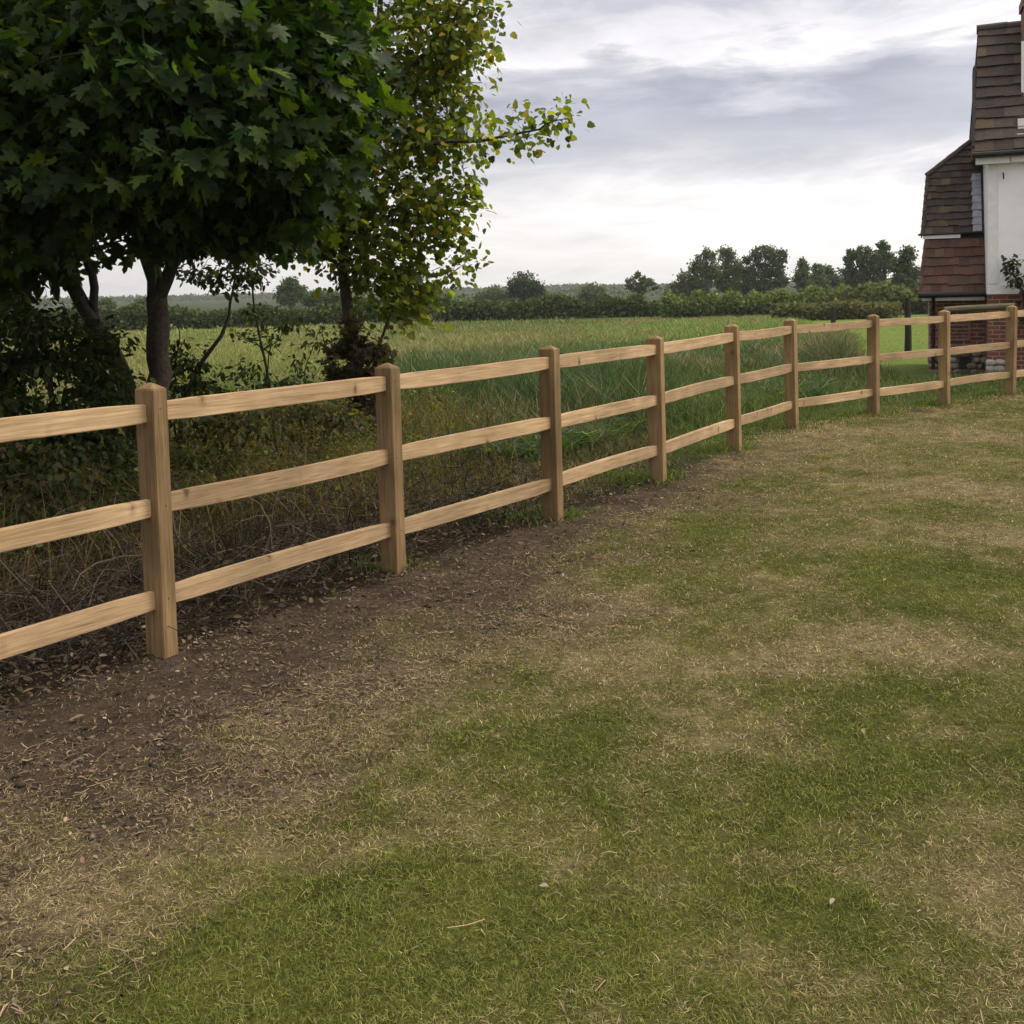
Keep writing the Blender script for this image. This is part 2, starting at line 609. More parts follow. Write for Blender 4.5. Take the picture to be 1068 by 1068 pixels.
DRY = [(920, 660, 0.55, 0.30, 0.7), (1010, 680, 0.5, 0.3, 0.5), (740, 780, 0.28, 0.22, 0.5), (790, 600, 0.5, 0.3, 0.45), (985, 510, 0.7, 0.5, 0.7),
       (1000, 900, 0.35, 0.3, 0.45), (620, 690, 0.35, 0.35, 0.5), (800, 690, 0.6, 0.3, 0.35), (600, 860, 0.16, 0.25, 0.35), (1000, 560, 0.4, 0.3, 0.4),
       (880, 480, 1.2, 0.7, 0.3), (1000, 455, 1.4, 0.8, 0.4), (820, 455, 0.6, 0.5, 0.4), (60, 930, 0.35, 0.35, 0.8), (250, 860, 0.3, 0.2, 0.5), (110, 985, 0.16, 0.12, 0.3), (330, 900, 0.2, 0.12, 0.4)]
GRN = [(60, 1050, 0.3, 0.2, 0.6), (170, 1010, 0.25, 0.2, 0.5), (330, 1030, 0.25, 0.2, 0.4), (110, 870, 0.3, 0.2, 0.35), (380, 850, 0.25, 0.2, 0.35), (460, 980, 0.35, 0.3, 0.3), (700, 950, 0.4, 0.3, 0.4), (600, 780, 0.4, 0.25, 0.35), (860, 820, 0.4, 0.3, 0.3), (740, 600, 0.35, 0.2, 0.5),
       (960, 590, 0.8, 0.35, 0.55), (900, 540, 0.6, 0.3, 0.3), (900, 720, 0.3, 0.2, 0.4), (1000, 620, 0.6, 0.4, 0.3), (900, 970, 0.3, 0.3, 0.3), (330, 960, 0.25, 0.15, 0.3)]


def lawn_maps(x, y):
    """soil 0..1, dry 0..1 for points of the garden side"""
    s = fence_s(x, y)
    wv = soil_width(y) + (fbm(x * 1.7, y * 1.7, 4, 31) - 0.5) * 1.3
    soil = 1 - sstep(-0.25, 0.3, s - wv)
    thatch = (1 - sstep(0.0, 0.55 + 0.3 * sstep(3, 5, y), s - wv - 0.2 * sstep(9, 4, y))) * sstep(0.25, 0.5, fbm(x * 1.5, y * 1.5, 4, 15) + 0.35 * (1 - sstep(0.0, 0.5, s - wv)))
    dry = 0.40 + (fbm(x * 0.9, y * 0.9, 3, 3) - 0.5) * 0.75 + (fbm(x * 3.1, y * 3.1, 3, 12) - 0.5) * 0.85 + (fbm(x * 11, y * 11, 3, 13) - 0.5) * 0.8
    for px, py, rx, ry, a in DRY:
        g = gnd(px, py)
        dry = dry + 0.75 * a * np.exp(-((x - g[0]) / rx) ** 2 - ((y - g[1]) / ry) ** 2)
    for px, py, rx, ry, a in GRN:
        g = gnd(px, py)
        dry = dry - 0.75 * a * np.exp(-((x - g[0]) / rx) ** 2 - ((y - g[1]) / ry) ** 2)
    dry = dry + 0.22 * thatch + 0.10 * sstep(8, 14, y)
    return s, soil, np.clip(dry, 0, 1), thatch


GREEN1, GREEN2 = np.array((0.098, 0.124, 0.023)), np.array((0.275, 0.28, 0.070))
STRAW1, STRAW2 = np.array((0.66, 0.53, 0.29)), np.array((0.23, 0.17, 0.082))
SOIL1, SOIL2 = np.array((0.054, 0.039, 0.029)), np.array((0.124, 0.090, 0.064))


def lerp(a, b, t):
    t = np.asarray(t)[..., None]
    return a * (1 - t) + b * t


def field_col(x, y):
    """colour of the field beyond the fence, shared by the ground and what grows on it"""
    n = fbm(x * 0.25, y * 0.25, 4, 41)
    n2 = fbm(x * 0.05, y * 0.12, 4, 47)
    ang = x / np.maximum(y, 1.0)
    weeds = lerp(np.array((0.042, 0.052, 0.019)), np.array((0.095, 0.078, 0.040)), n)
    lush = lerp(np.array((0.028, 0.056, 0.018)), np.array((0.048, 0.078, 0.026)), n)
    blue = lerp(np.array((0.040, 0.072, 0.028)), np.array((0.066, 0.095, 0.036)), n)
    yel = lerp(np.array((0.085, 0.122, 0.036)), np.array((0.155, 0.168, 0.060)), sstep(0.3, 0.7, n2))
    bright = lerp(np.array((0.095, 0.165, 0.034)), np.array((0.125, 0.19, 0.043)), n)
    lefty = lerp(np.array((0.15, 0.19, 0.05)), np.array((0.21, 0.235, 0.075)), n2)
    weeds, lush, blue, yel, bright, lefty = weeds * 1.6, lush * 1.5, blue * 1.5, yel * 1.35, bright * 1.3, lefty * 1.08
    c = lerp(weeds, lush, sstep(10.5, 12.5, y + (n - 0.5) * 4))
    c = lerp(c, blue, sstep(15, 21, y + (n - 0.5) * 9))
    far = lerp(yel, bright, sstep(0.04, 0.12, ang + (n2 - 0.5) * 0.06) * (1 - sstep(62, 74, y)))
    far = lerp(far, lefty, sstep(-0.10, -0.18, ang))
    c = lerp(c, far, sstep(24, 37, y + (n - 0.5) * 16 + 15 * sstep(-0.08, -0.15, ang)))
    wood = lerp(np.array((0.050, 0.066, 0.034)), np.array((0.075, 0.09, 0.045)), fbm(x * 0.02, y * 0.02, 3, 55))
    c = lerp(c, wood, sstep(110, 170, y))
    # mown paddock beside the cottage
    mown = np.array((0.20, 0.275, 0.060)) * np.ones_like(c)
    pm = sstep(0.315, 0.345, ang + 0.05 * sstep(30, 45, y)) * sstep(18, 21, y) * (1 - sstep(60, 66, y))
    c = lerp(c, mown, pm)
    near_r = lerp(np.array((0.085, 0.125, 0.034)), np.array((0.13, 0.17, 0.05)), n)
    c = lerp(c, near_r, sstep(0.10, 0.2, ang) * (1 - sstep(17.5, 20, y)))
    return c


def ground_col(x, y):
    s, soil, dry, thatch = lawn_maps(x, y)
    n = fbm(x * 2.3, y * 2.3, 4, 77)
    n5 = fbm(x * 9, y * 9, 3, 78)
    g = lerp(GREEN1 * 0.55, GREEN2 * 0.55, n)
    d = lerp(STRAW2 * 0.6, STRAW1 * 0.5, n5)
    lawn = lerp(g, d, sstep(0.1, 1.0, dry)) * (0.55 + 0.6 * fbm(x * 16, y * 16, 2, 79))[..., None]
    so = lerp(SOIL1, SOIL2, n5)
    lawn = lerp(lawn, so * 1.2, thatch * 0.8 * (1 - sstep(9, 12, y)))
    lawn = lerp(lawn, so, soil)
    f = field_col(x, y) * 0.7
    # leaf litter and earth under the trees
    lit = lerp(np.array((0.030, 0.021, 0.014)), np.array((0.065, 0.046, 0.029)), n5)
    lw = (1 - sstep(1.2, 3.4, -s + (n - 0.5) * 1.6)) * (1 - sstep(6.8, 9.4, y))
    lw = np.maximum(lw, (1 - sstep(0.05, 0.5, -s)) * (1 - sstep(9, 11, y)))
    f = lerp(f, lit, np.clip(lw, 0, 1))
    return lerp(lawn, f, 1 - sstep(-0.12, 0.05, s + (n5 - 0.5) * 0.2))


def graded(lo, hi, step, far_lo, far_hi, g=1.16):
    a = list(np.arange(lo, hi + 1e-6, step))
    d = step
    while a[-1] < far_hi:
        d *= g
        a.append(a[-1] + d)
    d = step
    while a[0] > far_lo:
        d *= g
        a.insert(0, a[0] - d)
    return np.array(a)


gx = graded(-5.0, 8.5, 0.06, -4000, 4000)
gy = graded(1.2, 15.5, 0.06, -60, 6000)
GX, GY = np.meshgrid(gx, gy)
fx_, fy_ = GX.ravel(), GY.ravel()
Vg = np.stack([fx_, fy_, ground_z(fx_, fy_)], 1)
nx_, ny_ = len(gx), len(gy)
ii = (np.arange(ny_ - 1)[:, None] * nx_ + np.arange(nx_ - 1)[None, :]).ravel()
Qg = np.stack([ii, ii + 1, ii + 1 + nx_, ii + nx_], 1)
ground = link('ground', np_mesh('ground', Vg, None, ground_col(fx_, fy_), True, Qg), M['ground'])
tag(ground, kind='structure')


def gz1(x, y):
    return float(ground_z(np.array([x]), np.array([y]))[0])


# ------------------------------------------------------------------ post and rail fence
rng = np.random.default_rng(5)
fence = empty('post_and_rail_fence', (POSTS[0][0], POSTS[0][1], 0))
tag(fence, 'new pale softwood fence of square posts and three rails crossing the lawn edge', 'fence')
FB = np.array([POSTS[0][0], POSTS[0][1], 0])
PW, PD, PH = 0.082, 0.132, 1.29
pg = []
for i, (x, y) in enumerate(POSTS):
    pg.append(gz1(x, y) - (0.028 if i > 1 else 0) - (0.02 if i == 4 else 0))
tang = []
for i in range(len(POSTS)):
    a = np.array(POSTS[max(i - 1, 0)])
    b = np.array(POSTS[min(i + 1, len(POSTS) - 1)])
    tang.append(math.atan2(b[1] - a[1], b[0] - a[0]))
post_top = []
for i, (x, y) in enumerate(POSTS):
    hgt = PH + rng.normal(0, 0.008)
    V = []
    hw, hd = PW / 2, PD / 2
    ch = 0.028
    for z in (-0.35, hgt - ch):
        V += [(-hw, -hd, z), (hw, -hd, z), (hw, hd, z), (-hw, hd, z)]
    V += [(-0.006, -0.012, hgt), (0.006, -0.012, hgt), (0.006, 0.012, hgt), (-0.006, 0.012, hgt)]
    Fs = [(0, 3, 2, 1)]
    for k in (0, 4):
        for j in range(4):
            Fs.append((k + j, k + (j + 1) % 4, k + 4 + (j + 1) % 4, k + 4 + j))
    Fs.append((8, 9, 10, 11))
    m = MB()
    m.add(V, Fs)
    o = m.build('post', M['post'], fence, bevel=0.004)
    o.location = np.array([x, y, pg[i]]) - FB
    o.rotation_euler = (rng.normal(0, 0.006), rng.normal(0, 0.006), tang[i])
    if i in (3, 4, 5, 6, 7, 8):
        for zz in ((1.165, 0.72, 0.30) if i < 6 else (1.165,)):
            nm = MB()
            p = (rng.uniform(-0.008, 0.008), -hd - 0.002, zz + rng.uniform(-0.02, 0.02))
            nm.tube([(p[0], p[1] + 0.006, p[2]), (p[0], p[1], p[2])], [0.0035, 0.0035], 6)
            nm.build('nail', M['nail'], o)
for i in range(len(POSTS) - 1):
    a = np.array([*POSTS[i], pg[i]])
    b = np.array([*POSTS[i + 1], pg[i + 1]])
    L = np.linalg.norm(b[:2] - a[:2]) - 0.046
    ang = math.atan2(b[1] - a[1], b[0] - a[0])
    for zc in (1.165, 0.725, 0.295):
        m = MB()
        hh, ht = 0.0485 + rng.normal(0, 0.001), 0.020
        nseg = 8
        bow = rng.normal(0, 0.006)
        V, Fs = [], []
        for k in range(nseg + 1):
            t = k / nseg
            xx = (t - 0.5) * L
            e = 1.0 if 0 < k < nseg else 0.72       # shaped tenon ends
            zb = bow * math.sin(math.pi * t)
            for (yy, zz) in ((-ht, -hh), (-ht, hh), (ht, hh), (ht, -hh)):
                V.append((xx, yy, zz * (1.0 if 0 < k < nseg else 0.86) + zb))
        for k in range(nseg):
            for j in range(4):
                Fs.append((k * 4 + j, k * 4 + (j + 1) % 4, k * 4 + 4 + (j + 1) % 4, k * 4 + 4 + j))
        Fs += [(0, 1, 2, 3), tuple(nseg * 4 + q for q in (3, 2, 1, 0))]
        m.add(V, Fs)
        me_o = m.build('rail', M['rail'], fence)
        bm = bmesh.new()
        bm.from_mesh(me_o.data)
        long_e = [e for e in bm.edges if abs(e.verts[0].co.x - e.verts[1].co.x) > 0.02]
        bmesh.ops.bevel(bm, geom=long_e, offset=0.004, segments=2, affect='EDGES')
        bm.to_mesh(me_o.data)
        bm.free()
        me_o.location = (a + b) / 2 + np.array([0, 0, zc + rng.normal(0, 0.005)]) - FB
        me_o.rotation_euler = (rng.normal(0, 0.01), math.atan2(a[2] - b[2], L), ang)

# ------------------------------------------------------------------ cottage
HB = at(1030, 392, 18.0)
HB[2] = gz1(HB[0], HB[1]) - 0.02
HROT = math.radians(-21)
house = empty('cottage', HB, HROT)
tag(house, 'cottage with steep brown tiled roofs, white upper wall and red brick base', 'house')
rng = np.random.default_rng(11)


def tiles(name, left, right, parent, col, lichen=0.0, course=0.145, tw=0.17, depth=0.022, red=0.0):
    """courses of plain tiles between two edge polylines (each bottom to top, points (u, v, w))"""
    m = MB()
    left = np.array(left, float)
    right = np.array(right, float)
    w0, w1 = min(left[0, 2], right[0, 2]), max(left[-1, 2], right[-1, 2])
    slope_len = np.linalg.norm(left[-1, 1:] - left[0, 1:])
    n = max(1, int(round(slope_len / course)))

    def edge(P, wv):
        return np.array([np.interp(wv, P[:, 2], P[:, k]) for k in range(3)])
    nrm = None
    for i in range(n):
        ta, tb = w0 + (w1 - w0) * i / n, w0 + (w1 - w0) * (i + 1.25) / n
        A, B = edge(left, ta), edge(right, ta)
        C, D = edge(left, min(tb, w1)), edge(right, min(tb, w1))
        Lm = np.linalg.norm(B - A)
        if Lm < 0.05:
            continue
        k = max(1, int(round(Lm / tw)))
        up = (C - A) if np.linalg.norm(C - A) > 1e-6 else np.array([0, 0.3, 0.9])
        across = (B - A) / Lm
        nn = np.cross(across, up)
        nn /= np.linalg.norm(nn)
        if nn[2] < 0:
            nn = -nn
        offs = (i % 2) * 0.5
        cuts = sorted(set([0.0] + [min(max((j + offs) / k, 0), 1) for j in range(0, k + 1)] + [1.0]))
        for t0, t1 in zip(cuts[:-1], cuts[1:]):
            if t1 - t0 < 0.02:
                continue
            g = 0.0015 / Lm
            p = [A + (B - A) * (t0 + g), A + (B - A) * (t1 - g), C + (D - C) * (t1 - g), C + (D - C) * (t0 + g)]
            j = rng.normal(0, 0.006)
            lift = nn * (depth + j)
            top = nn * 0.004
            dn = -(C - A) / (np.linalg.norm(C - A) + 1e-9) * rng.normal(0, 0.009)
            V = [p[0] + dn, p[1] + dn, p[2], p[3], p[0] + lift + dn, p[1] + lift + dn, p[2] + top, p[3] + top]
            cc = np.array(col) * rng.uniform(0.74, 1.26)
            q = (p[0] + p[2]) / 2
            if rng.random() < 0.14 + red:
                cc = cc * np.array((1.16, 1.0, 0.93))
            if lichen and rng.random() < lichen * (1.6 if t0 < 0.3 else 0.3):
                cc = cc * 0.7 + np.array((0.06, 0.043, 0.018)) * rng.uniform(0.6, 1.2)
            m.add(V, [(4, 5, 6, 7), (0, 1, 5, 4), (1, 2, 6, 5), (3, 0, 4, 7), (0, 3, 2, 1)], tuple(cc))
    # boarding beneath
    m2 = [left[0], right[0]] + [tuple(p) for p in right[1:]] + [tuple(p) for p in left[::-1][:-1]]
    return m.build(name, M['tile'], parent)


BR = (0.070, 0.054, 0.048)
RD = (0.092, 0.054, 0.043)
# main block: white upper wall over brick
m = MB()
m.prism([(0, 0, 1.44), (5.0, 0, 1.44), (5.0, 0, 3.80), (0, 0, 3.80)], (0, 0.2, 0))
m.prism([(0, 0.2, 1.44), (0.2, 0.2, 1.44), (0.2, 2.1, 1.44), (0, 2.1, 1.44)], (0, 0, 2.36))
m.prism([(4.8, 0.2, 1.44), (5.0, 0.2, 1.44), (5.0, 2.1, 1.44), (4.8, 2.1, 1.44)], (0, 0, 2.36))
m.prism([(0, 2.1, 0), (5.0, 2.1, 0), (5.0, 2.1, 3.8), (0, 2.1, 3.8)], (0, 0.2, 0))
wall = m.build('wall', M['render'], house)
m = MB()
m.box((0.0, -0.022, 1.62), (0.165, -0.002, 3.64))
m.box((0.0, -0.030, 1.44), (0.62, -0.002, 1.60))
m.build('corner_board', M['white_paint'], house, bevel=0.004)
m = MB()
m.tube([(0.235, 0, 3.50), (0.235, -0.05, 3.50), (0.24, -0.07, 3.44), (0.24, -0.05, 3.40)], [0.012] * 4, 6)
m.build('hook', M['black'], house)
m = MB()
m.box((0.01, 0.035, -0.3), (4.99, 0.23, 1.438))
m.box((0.012, 0.232, -0.3), (0.2, 2.09, 1.437))
m.box((4.8, 0.232, -0.3), (4.98, 2.09, 1.437))
m.build('brick_wall', M['brick'], house)


def rubble(name, spots, parent, cols, seed):
    r = np.random.default_rng(seed)
    bm = bmesh.new()
    ca = bm.verts.layers.float_color.new('Col')
    for (c, s) in spots:
        res = bmesh.ops.create_icosphere(bm, subdivisions=2, radius=1.0)
        sq = r.uniform(2.2, 4.0)
        cc = np.array(cols[r.integers(len(cols))]) * r.uniform(0.8, 1.15)
        ph = r.uniform(0, 6, 3)
        for v in res['verts']:
            p = np.array(v.co)
            p = np.sign(p) * np.abs(p) ** (2 / sq)
            p = p * (1 + 0.10 * np.sin(p[[1, 2, 0]] * 3 + ph))
            v.co = Vector(p * np.array(s) + np.array(c))
            v[ca] = (*cc, 1)
    me = bpy.data.meshes.new(name)
    bm.to_mesh(me)
    bm.free()
    me.polygons.foreach_set('use_smooth', np.ones(len(me.polygons), bool))
    return link(name, me, M['stone'], parent)


r = np.random.default_rng(3)
spots = []
for k in range(3):
    u = -0.02
    while u < 0.30 - 0.05 * k:
        wd = r.uniform(0.06, 0.17)
        spots.append(((u + wd / 2, -0.05 + r.uniform(-0.02, 0.02) + 0.02 * k, 0.055 + k * 0.105), (wd / 2 + 0.012, 0.10, r.uniform(0.055, 0.072))))
        u += wd
rubble('whitewashed_stone_base', spots, house, [(0.33, 0.30, 0.265), (0.24, 0.21, 0.18), (0.17, 0.14, 0.115)], 4)
# window in the white wall
m = MB()
for a, b in (((0.60, -0.02, 1.78), (0.665, 0.04, 3.25)), ((1.535, -0.02, 1.78), (1.60, 0.04, 3.25)), ((0.665, -0.02, 1.78), (1.535, 0.04, 1.845)),
             ((0.665, -0.02, 3.185), (1.535, 0.04, 3.25)), ((1.075, -0.018, 1.845), (1.125, 0.038, 3.185)),
             ((0.665, -0.015, 2.28), (1.075, 0.03, 2.31)), ((0.665, -0.015, 2.73), (1.075, 0.03, 2.76)), ((1.125, -0.015, 2.28), (1.535, 0.03, 2.31)), ((1.125, -0.015, 2.73), (1.535, 0.03, 2.76))):
    m.box(a, b)
win = m.build('window', M['white_paint'], house)
m = MB()
m.box((0.66, -0.008, 1.84), (1.54, -0.003, 3.19))
m.build('pane', M['glass'], win)
m = MB()
m.box((0.56, -0.07, 1.70), (1.64, -0.002, 1.775))
m.build('sill', M['brick'], win)
# main roof
roof = tiles('roof', [(-0.225, -0.20, 3.86), (-0.10, 1.05, 6.20)], [(5.2, -0.20, 3.86), (5.2, 1.05, 6.20)], house, BR, 0.06, 0.225, 0.30, 0.045)
tiles('back_roof_slope', [(-0.225, 2.40, 3.86), (-0.10, 1.10, 6.20)], [(5.2, 2.40, 3.86), (5.2, 1.10, 6.20)], roof, BR, 0.06, 0.225, 0.30, 0.045)
m = MB()
m.prism([(-0.205, -0.14, 3.84), (-0.085, 1.075, 6.15), (-0.205, 2.30, 3.84)], (0.10, 0, 0), (0.10, 0.07, 0.06))
m.prism([(-0.10, -0.10, 3.84), (0.02, 1.075, 6.11), (-0.10, 2.25, 3.84)], (5.1, 0, 0), (0.07, 0.05, 0.045))
m.build('gable_verge', M['tile'], roof)
m = MB()
nr = 11
for k in range(nr):
    u0, u1 = -0.12 + k * 0.49, -0.12 + (k + 1) * 0.49 + 0.01
    m.tube([(u0, 1.075, 6.18), (u1, 1.075, 6.183)], [0.085, 0.092], 10, tuple(np.array(BR) * rng.uniform(0.8, 1.5)))
m.build('ridge_tile', M['tile'], roof)
m = MB()
m.tube([(-0.135, 0.70, 5.50), (-0.165, 0.66, 5.42), (-0.18, 0.60, 5.30), (-0.215, 0.05, 4.35), (-0.23, -0.15, 3.95)], [0.03, 0.045, 0.04, 0.035, 0.035], 8, (0.05, 0.045, 0.045))
m.build('verge_finial', M['tile'], roof)
m = MB()
m.box((-0.20, -0.16, 3.655), (0.33, -0.135, 3.80))
m.box((0.345, -0.16, 3.665), (5.2, -0.135, 3.805))
m.box((-0.19, -0.134, 3.66), (5.1, -0.002, 3.68))
m.build('fascia_board', M['white_paint'], house, bevel=0.003)
m = MB()
m.tube([(-0.26, -0.225, 3.81), (5.25, -0.225, 3.83)], [0.055, 0.055], 10)
m.build('gutter', M['black'], house)
# chimney near the eaves
ch = MB()
ch.box((0.645, 0.35, 4.2), (1.5, 0.95, 6.72))
ch.box((0.615, 0.32, 6.35), (1.53, 0.98, 6.50))
chim = ch.build('chimney', M['brick'], house)
chim.location = (-0.06, 0, 0)
m = MB()
m.prism([(0.66, 0.36, 6.722), (1.49, 0.36, 6.722), (1.49, 0.94, 6.722), (0.66, 0.94, 6.722)], (0, 0, 0.03), (0.2, 0.15, 0.13))
for uu in (0.86, 1.28):
    m.tube([(uu, 0.65, 6.74), (uu, 0.65, 7.05)], [0.12, 0.10], 12, (0.16, 0.06, 0.045))
m.build('chimney_pot', M['tile'], chim)
m = MB()
m.box((0.600, 0.30, 4.35), (0.642, 0.345, 5.75))
m.box((0.56, 0.10, 4.30), (1.6, 0.13, 4.46))
m.box((0.52, -0.02, 4.18), (0.62, 0.10, 4.40))
m.box((0.50, -0.10, 4.06), (1.6, -0.06, 4.14))
m.build('flashing', M['white_paint'], chim)

# lower wing to the left with two steep tiled slopes
m = MB()
m.box((-0.92, 0.80, -0.3), (-0.002, 1.0, 1.55))
m.box((-0.92, 1.002, -0.3), (-0.72, 2.6, 1.55))
m.build('wing_wall', M['brick'], house)
spots = []
for k in range(4):
    u = -0.95
    while u < -0.06:
        wd = r.uniform(0.09, 0.20)
        if not (k in (1, 2) and -0.42 < u + wd / 2 < -0.22):
            spots.append(((u + wd / 2, 0.79 + r.uniform(-0.01, 0.01), 0.03 + k * 0.11), (wd / 2 + 0.004, 0.06, 0.058)))
        u += wd
rubble('stone_plinth', spots, house, [(0.17, 0.14, 0.11), (0.22, 0.19, 0.15), (0.12, 0.085, 0.07)], 8)
m = MB()
m.box((-0.42, 0.775, 0.09), (-0.22, 0.80, 0.30))
m.tube([(-0.32, 0.775, 0.19), (-0.32, 0.765, 0.19)], [0.05, 0.05], 10)
m.build('vent', M['black'], house)
m = MB()
for a, b in (((-0.62, 0.765, 0.60), (-0.585, 0.799, 1.22)), ((-0.27, 0.765, 0.60), (-0.235, 0.799, 1.22)), ((-0.585, 0.768, 1.18), (-0.27, 0.799, 1.22)), ((-0.585, 0.768, 0.60), (-0.27, 0.799, 0.64))):
    m.box(a, b)
for k in range(8):
    m.box((-0.585, 0.772, 0.665 + k * 0.065), (-0.27, 0.796, 0.695 + k * 0.065))
m.build('louvre', flat_mat('weathered_louvre', (0.20, 0.13, 0.10), 0.8, 0.3), house)
low = tiles('wing_roof', [(-1.080, 0.42, 1.46), (-0.970, 0.84, 2.44)], [(-0.012, 0.42, 1.46), (-0.012, 0.84, 2.44)], house, RD, 0.05, 0.165, 0.17, 0.036, 0.12)
tiles('wing_side_slope', [(-1.080, 2.6, 1.46), (-0.970, 2.6, 2.44)], [(-1.080, 0.42, 1.46), (-0.970, 0.84, 2.44)], low, RD, 0.05, 0.165, 0.17, 0.024, 0.25)
up = tiles('wing_upper_roof', [(-1.030, 0.86, 2.54), (-0.930, 1.27, 3.66), (-0.22, 1.47, 4.22)], [(-0.012, 0.86, 2.54), (-0.012, 1.27, 3.66), (-0.012, 1.47, 4.22)], house, BR, 0.05, 0.135, 0.17, 0.034, 0.05)
tiles('upper_side_slope', [(-1.030, 2.6, 2.54), (-0.930, 2.6, 3.66)], [(-1.030, 0.86, 2.54), (-0.930, 1.27, 3.66)], up, BR, 0.05, 0.135, 0.17, 0.024, 0.05)
m = MB()
m.prism([(-1.060, 0.44, 1.45), (-0.005, 0.44, 1.45), (-0.005, 0.88, 2.50), (-0.950, 0.88, 2.50)], (0, 0.03, 0), (0.03, 0.025, 0.022))
m.prism([(-1.010, 0.89, 2.50), (-0.005, 0.89, 2.50), (-0.005, 1.30, 3.64), (-0.910, 1.30, 3.64)], (0, 0.03, 0), (0.03, 0.025, 0.022))
m.prism([(-0.910, 1.30, 3.64), (-0.005, 1.30, 3.64), (-0.005, 1.50, 4.20), (-0.21, 1.50, 4.20)], (0, 0.03, 0), (0.03, 0.025, 0.022))
m.prism([(-0.940, 1.27, 3.66), (-0.21, 1.49, 4.23), (-0.21, 2.6, 4.23), (-0.940, 2.6, 3.66)], (0, 0, -0.03), tuple(BR))
m.prism([(-0.970, 0.90, 2.44), (-0.970, 2.6, 2.44), (-0.910, 2.6, 3.64), (-0.910, 1.32, 3.64)], (0.03, 0, 0), tuple(BR))
m.build('roof_boarding', M['tile'], up)
m = MB()
hp = [np.array((-0.955, 1.26, 3.64)), np.array((-0.20, 1.48, 4.24))]
for k in range(4):
    a, b = hp[0] + (hp[1] - hp[0]) * k / 4, hp[0] + (hp[1] - hp[0]) * (k + 1.05) / 4
    m.tube([a, b], [0.06, 0.052], 8, tuple(np.array(BR) * rng.uniform(0.9, 1.5)))
for A, B, nn in (((-1.085, 0.42, 1.46), (-0.970, 0.84, 2.44), 6), ((-1.035, 0.86, 2.54), (-0.935, 1.27, 3.66), 8)):
    A, B = np.array(A), np.array(B)
    for k in range(nn):
        m.tube([A + (B - A) * k / nn, A + (B - A) * (k + 1.05) / nn], [0.045, 0.035], 8, tuple(np.array(RD if nn == 6 else BR) * rng.uniform(0.9, 1.4)))
m.build('hip_tile', M['tile'], up)
m = MB()
m.prism([(-1.030, 0.84, 2.455), (-0.40, 0.84, 2.455), (-0.40, 0.84, 2.53), (-1.030, 0.84, 2.53)], (0, -0.03, 0))
m.build('ledge_board', M['white_paint'], house, bevel=0.003)
m = MB()
m.tube([(-1.110, 0.80, 2.535), (-0.02, 0.80, 2.55)], [0.022, 0.022], 8)
m.build('ledge_drip', M['black'], house)
m = MB()
for k in range(8):
    w0 = 2.56 + k * 0.135
    v0 = 0.86 + (w0 - 2.54) * 0.366
    m.prism([(-0.20 - 0.012 * (k % 2), v0 - 0.045, w0), (-0.045, v0 - 0.045, w0), (-0.045, v0 + 0.01, w0 + 0.128), (-0.185, v0 + 0.01, w0 + 0.128)], (0, 0.012, 0))
m.build('lead_flashing', M['lead'], house)
m = MB()
m.box((-1.050, 0.46, 1.335), (-0.02, 0.485, 1.425))
m.box((-1.010, 0.486, 1.345), (-0.02, 0.798, 1.365))
m.build('eaves_board', M['white_paint'], house, bevel=0.003)
m = MB()
m.tube([(-1.110, 0.39, 1.44), (-0.01, 0.39, 1.45)], [0.052, 0.052], 10)
m.build('eaves_gutter', M['black'], house)
m = MB()
m.tube([(-0.86, 0.40, 1.42), (-0.86, 0.44, 1.30), (-0.86, 0.72, 1.18), (-0.86, 0.745, 1.08), (-0.86, 0.745, 0.1)], [0.034] * 5, 8)
m.build('downpipe', M['black'], house)


# ------------------------------------------------------------------ plants: leaves, blades, twigs
def leaf_template(kind):
    if kind == 'maple':
        half = [(0.02, 0.0), (0.27, -0.07), (0.25, 0.05), (0.48, 0.09), (0.62, 0.24), (0.40, 0.27), (0.33, 0.36), (0.46, 0.46), (0.52, 0.68), (0.30, 0.60), (0.17, 0.60), (0.19, 0.80)]
        out = half + [(0.0, 1.0)] + [(-x, y) for x, y in half[::-1]]
        ctr = (0.0, 0.32)
    elif kind == 'small_maple':
        half = [(0.02, 0.0), (0.30, 0.02), (0.46, 0.28), (0.36, 0.48), (0.30, 0.78), (0.16, 0.80)]
        out = half + [(0.0, 1.0)] + [(-x, y) for x, y in half[::-1]]
        ctr = (0.0, 0.40)
    elif kind == 'oval':
        half = [(0.0, 0.0), (0.20, 0.18), (0.27, 0.45), (0.18, 0.78)]
        out = half + [(0.0, 1.0)] + [(-x, y) for x, y in half[::-1][:-1]]
        ctr = (0.0, 0.45)
    else:
        out = [(0, 0), (0.42, 0.45), (0, 1.0), (-0.42, 0.45)]
        ctr = None
    P = np.array(out, float)
    P = np.column_stack([P, -0.22 * np.abs(P[:, 0]) * 0 + 0.16 * np.abs(P[:, 0]) - 0.14 * P[:, 1] ** 2])
    n = len(P)
    if ctr is None:
        return P, np.array([(0, 1, 2), (0, 2, 3)])
    P = np.vstack([P, [ctr[0], ctr[1], -0.02]])
    return P, np.array([(i, (i + 1) % n, n) for i in range(n)])


def frames(axis, nrm):
    a = axis / (np.linalg.norm(axis, axis=1)[:, None] + 1e-9)
    n = nrm - (nrm * a).sum(1)[:, None] * a
    n /= np.linalg.norm(n, axis=1)[:, None] + 1e-9
    x = np.cross(a, n)
    return np.stack([x, a, n], 2)       # columns


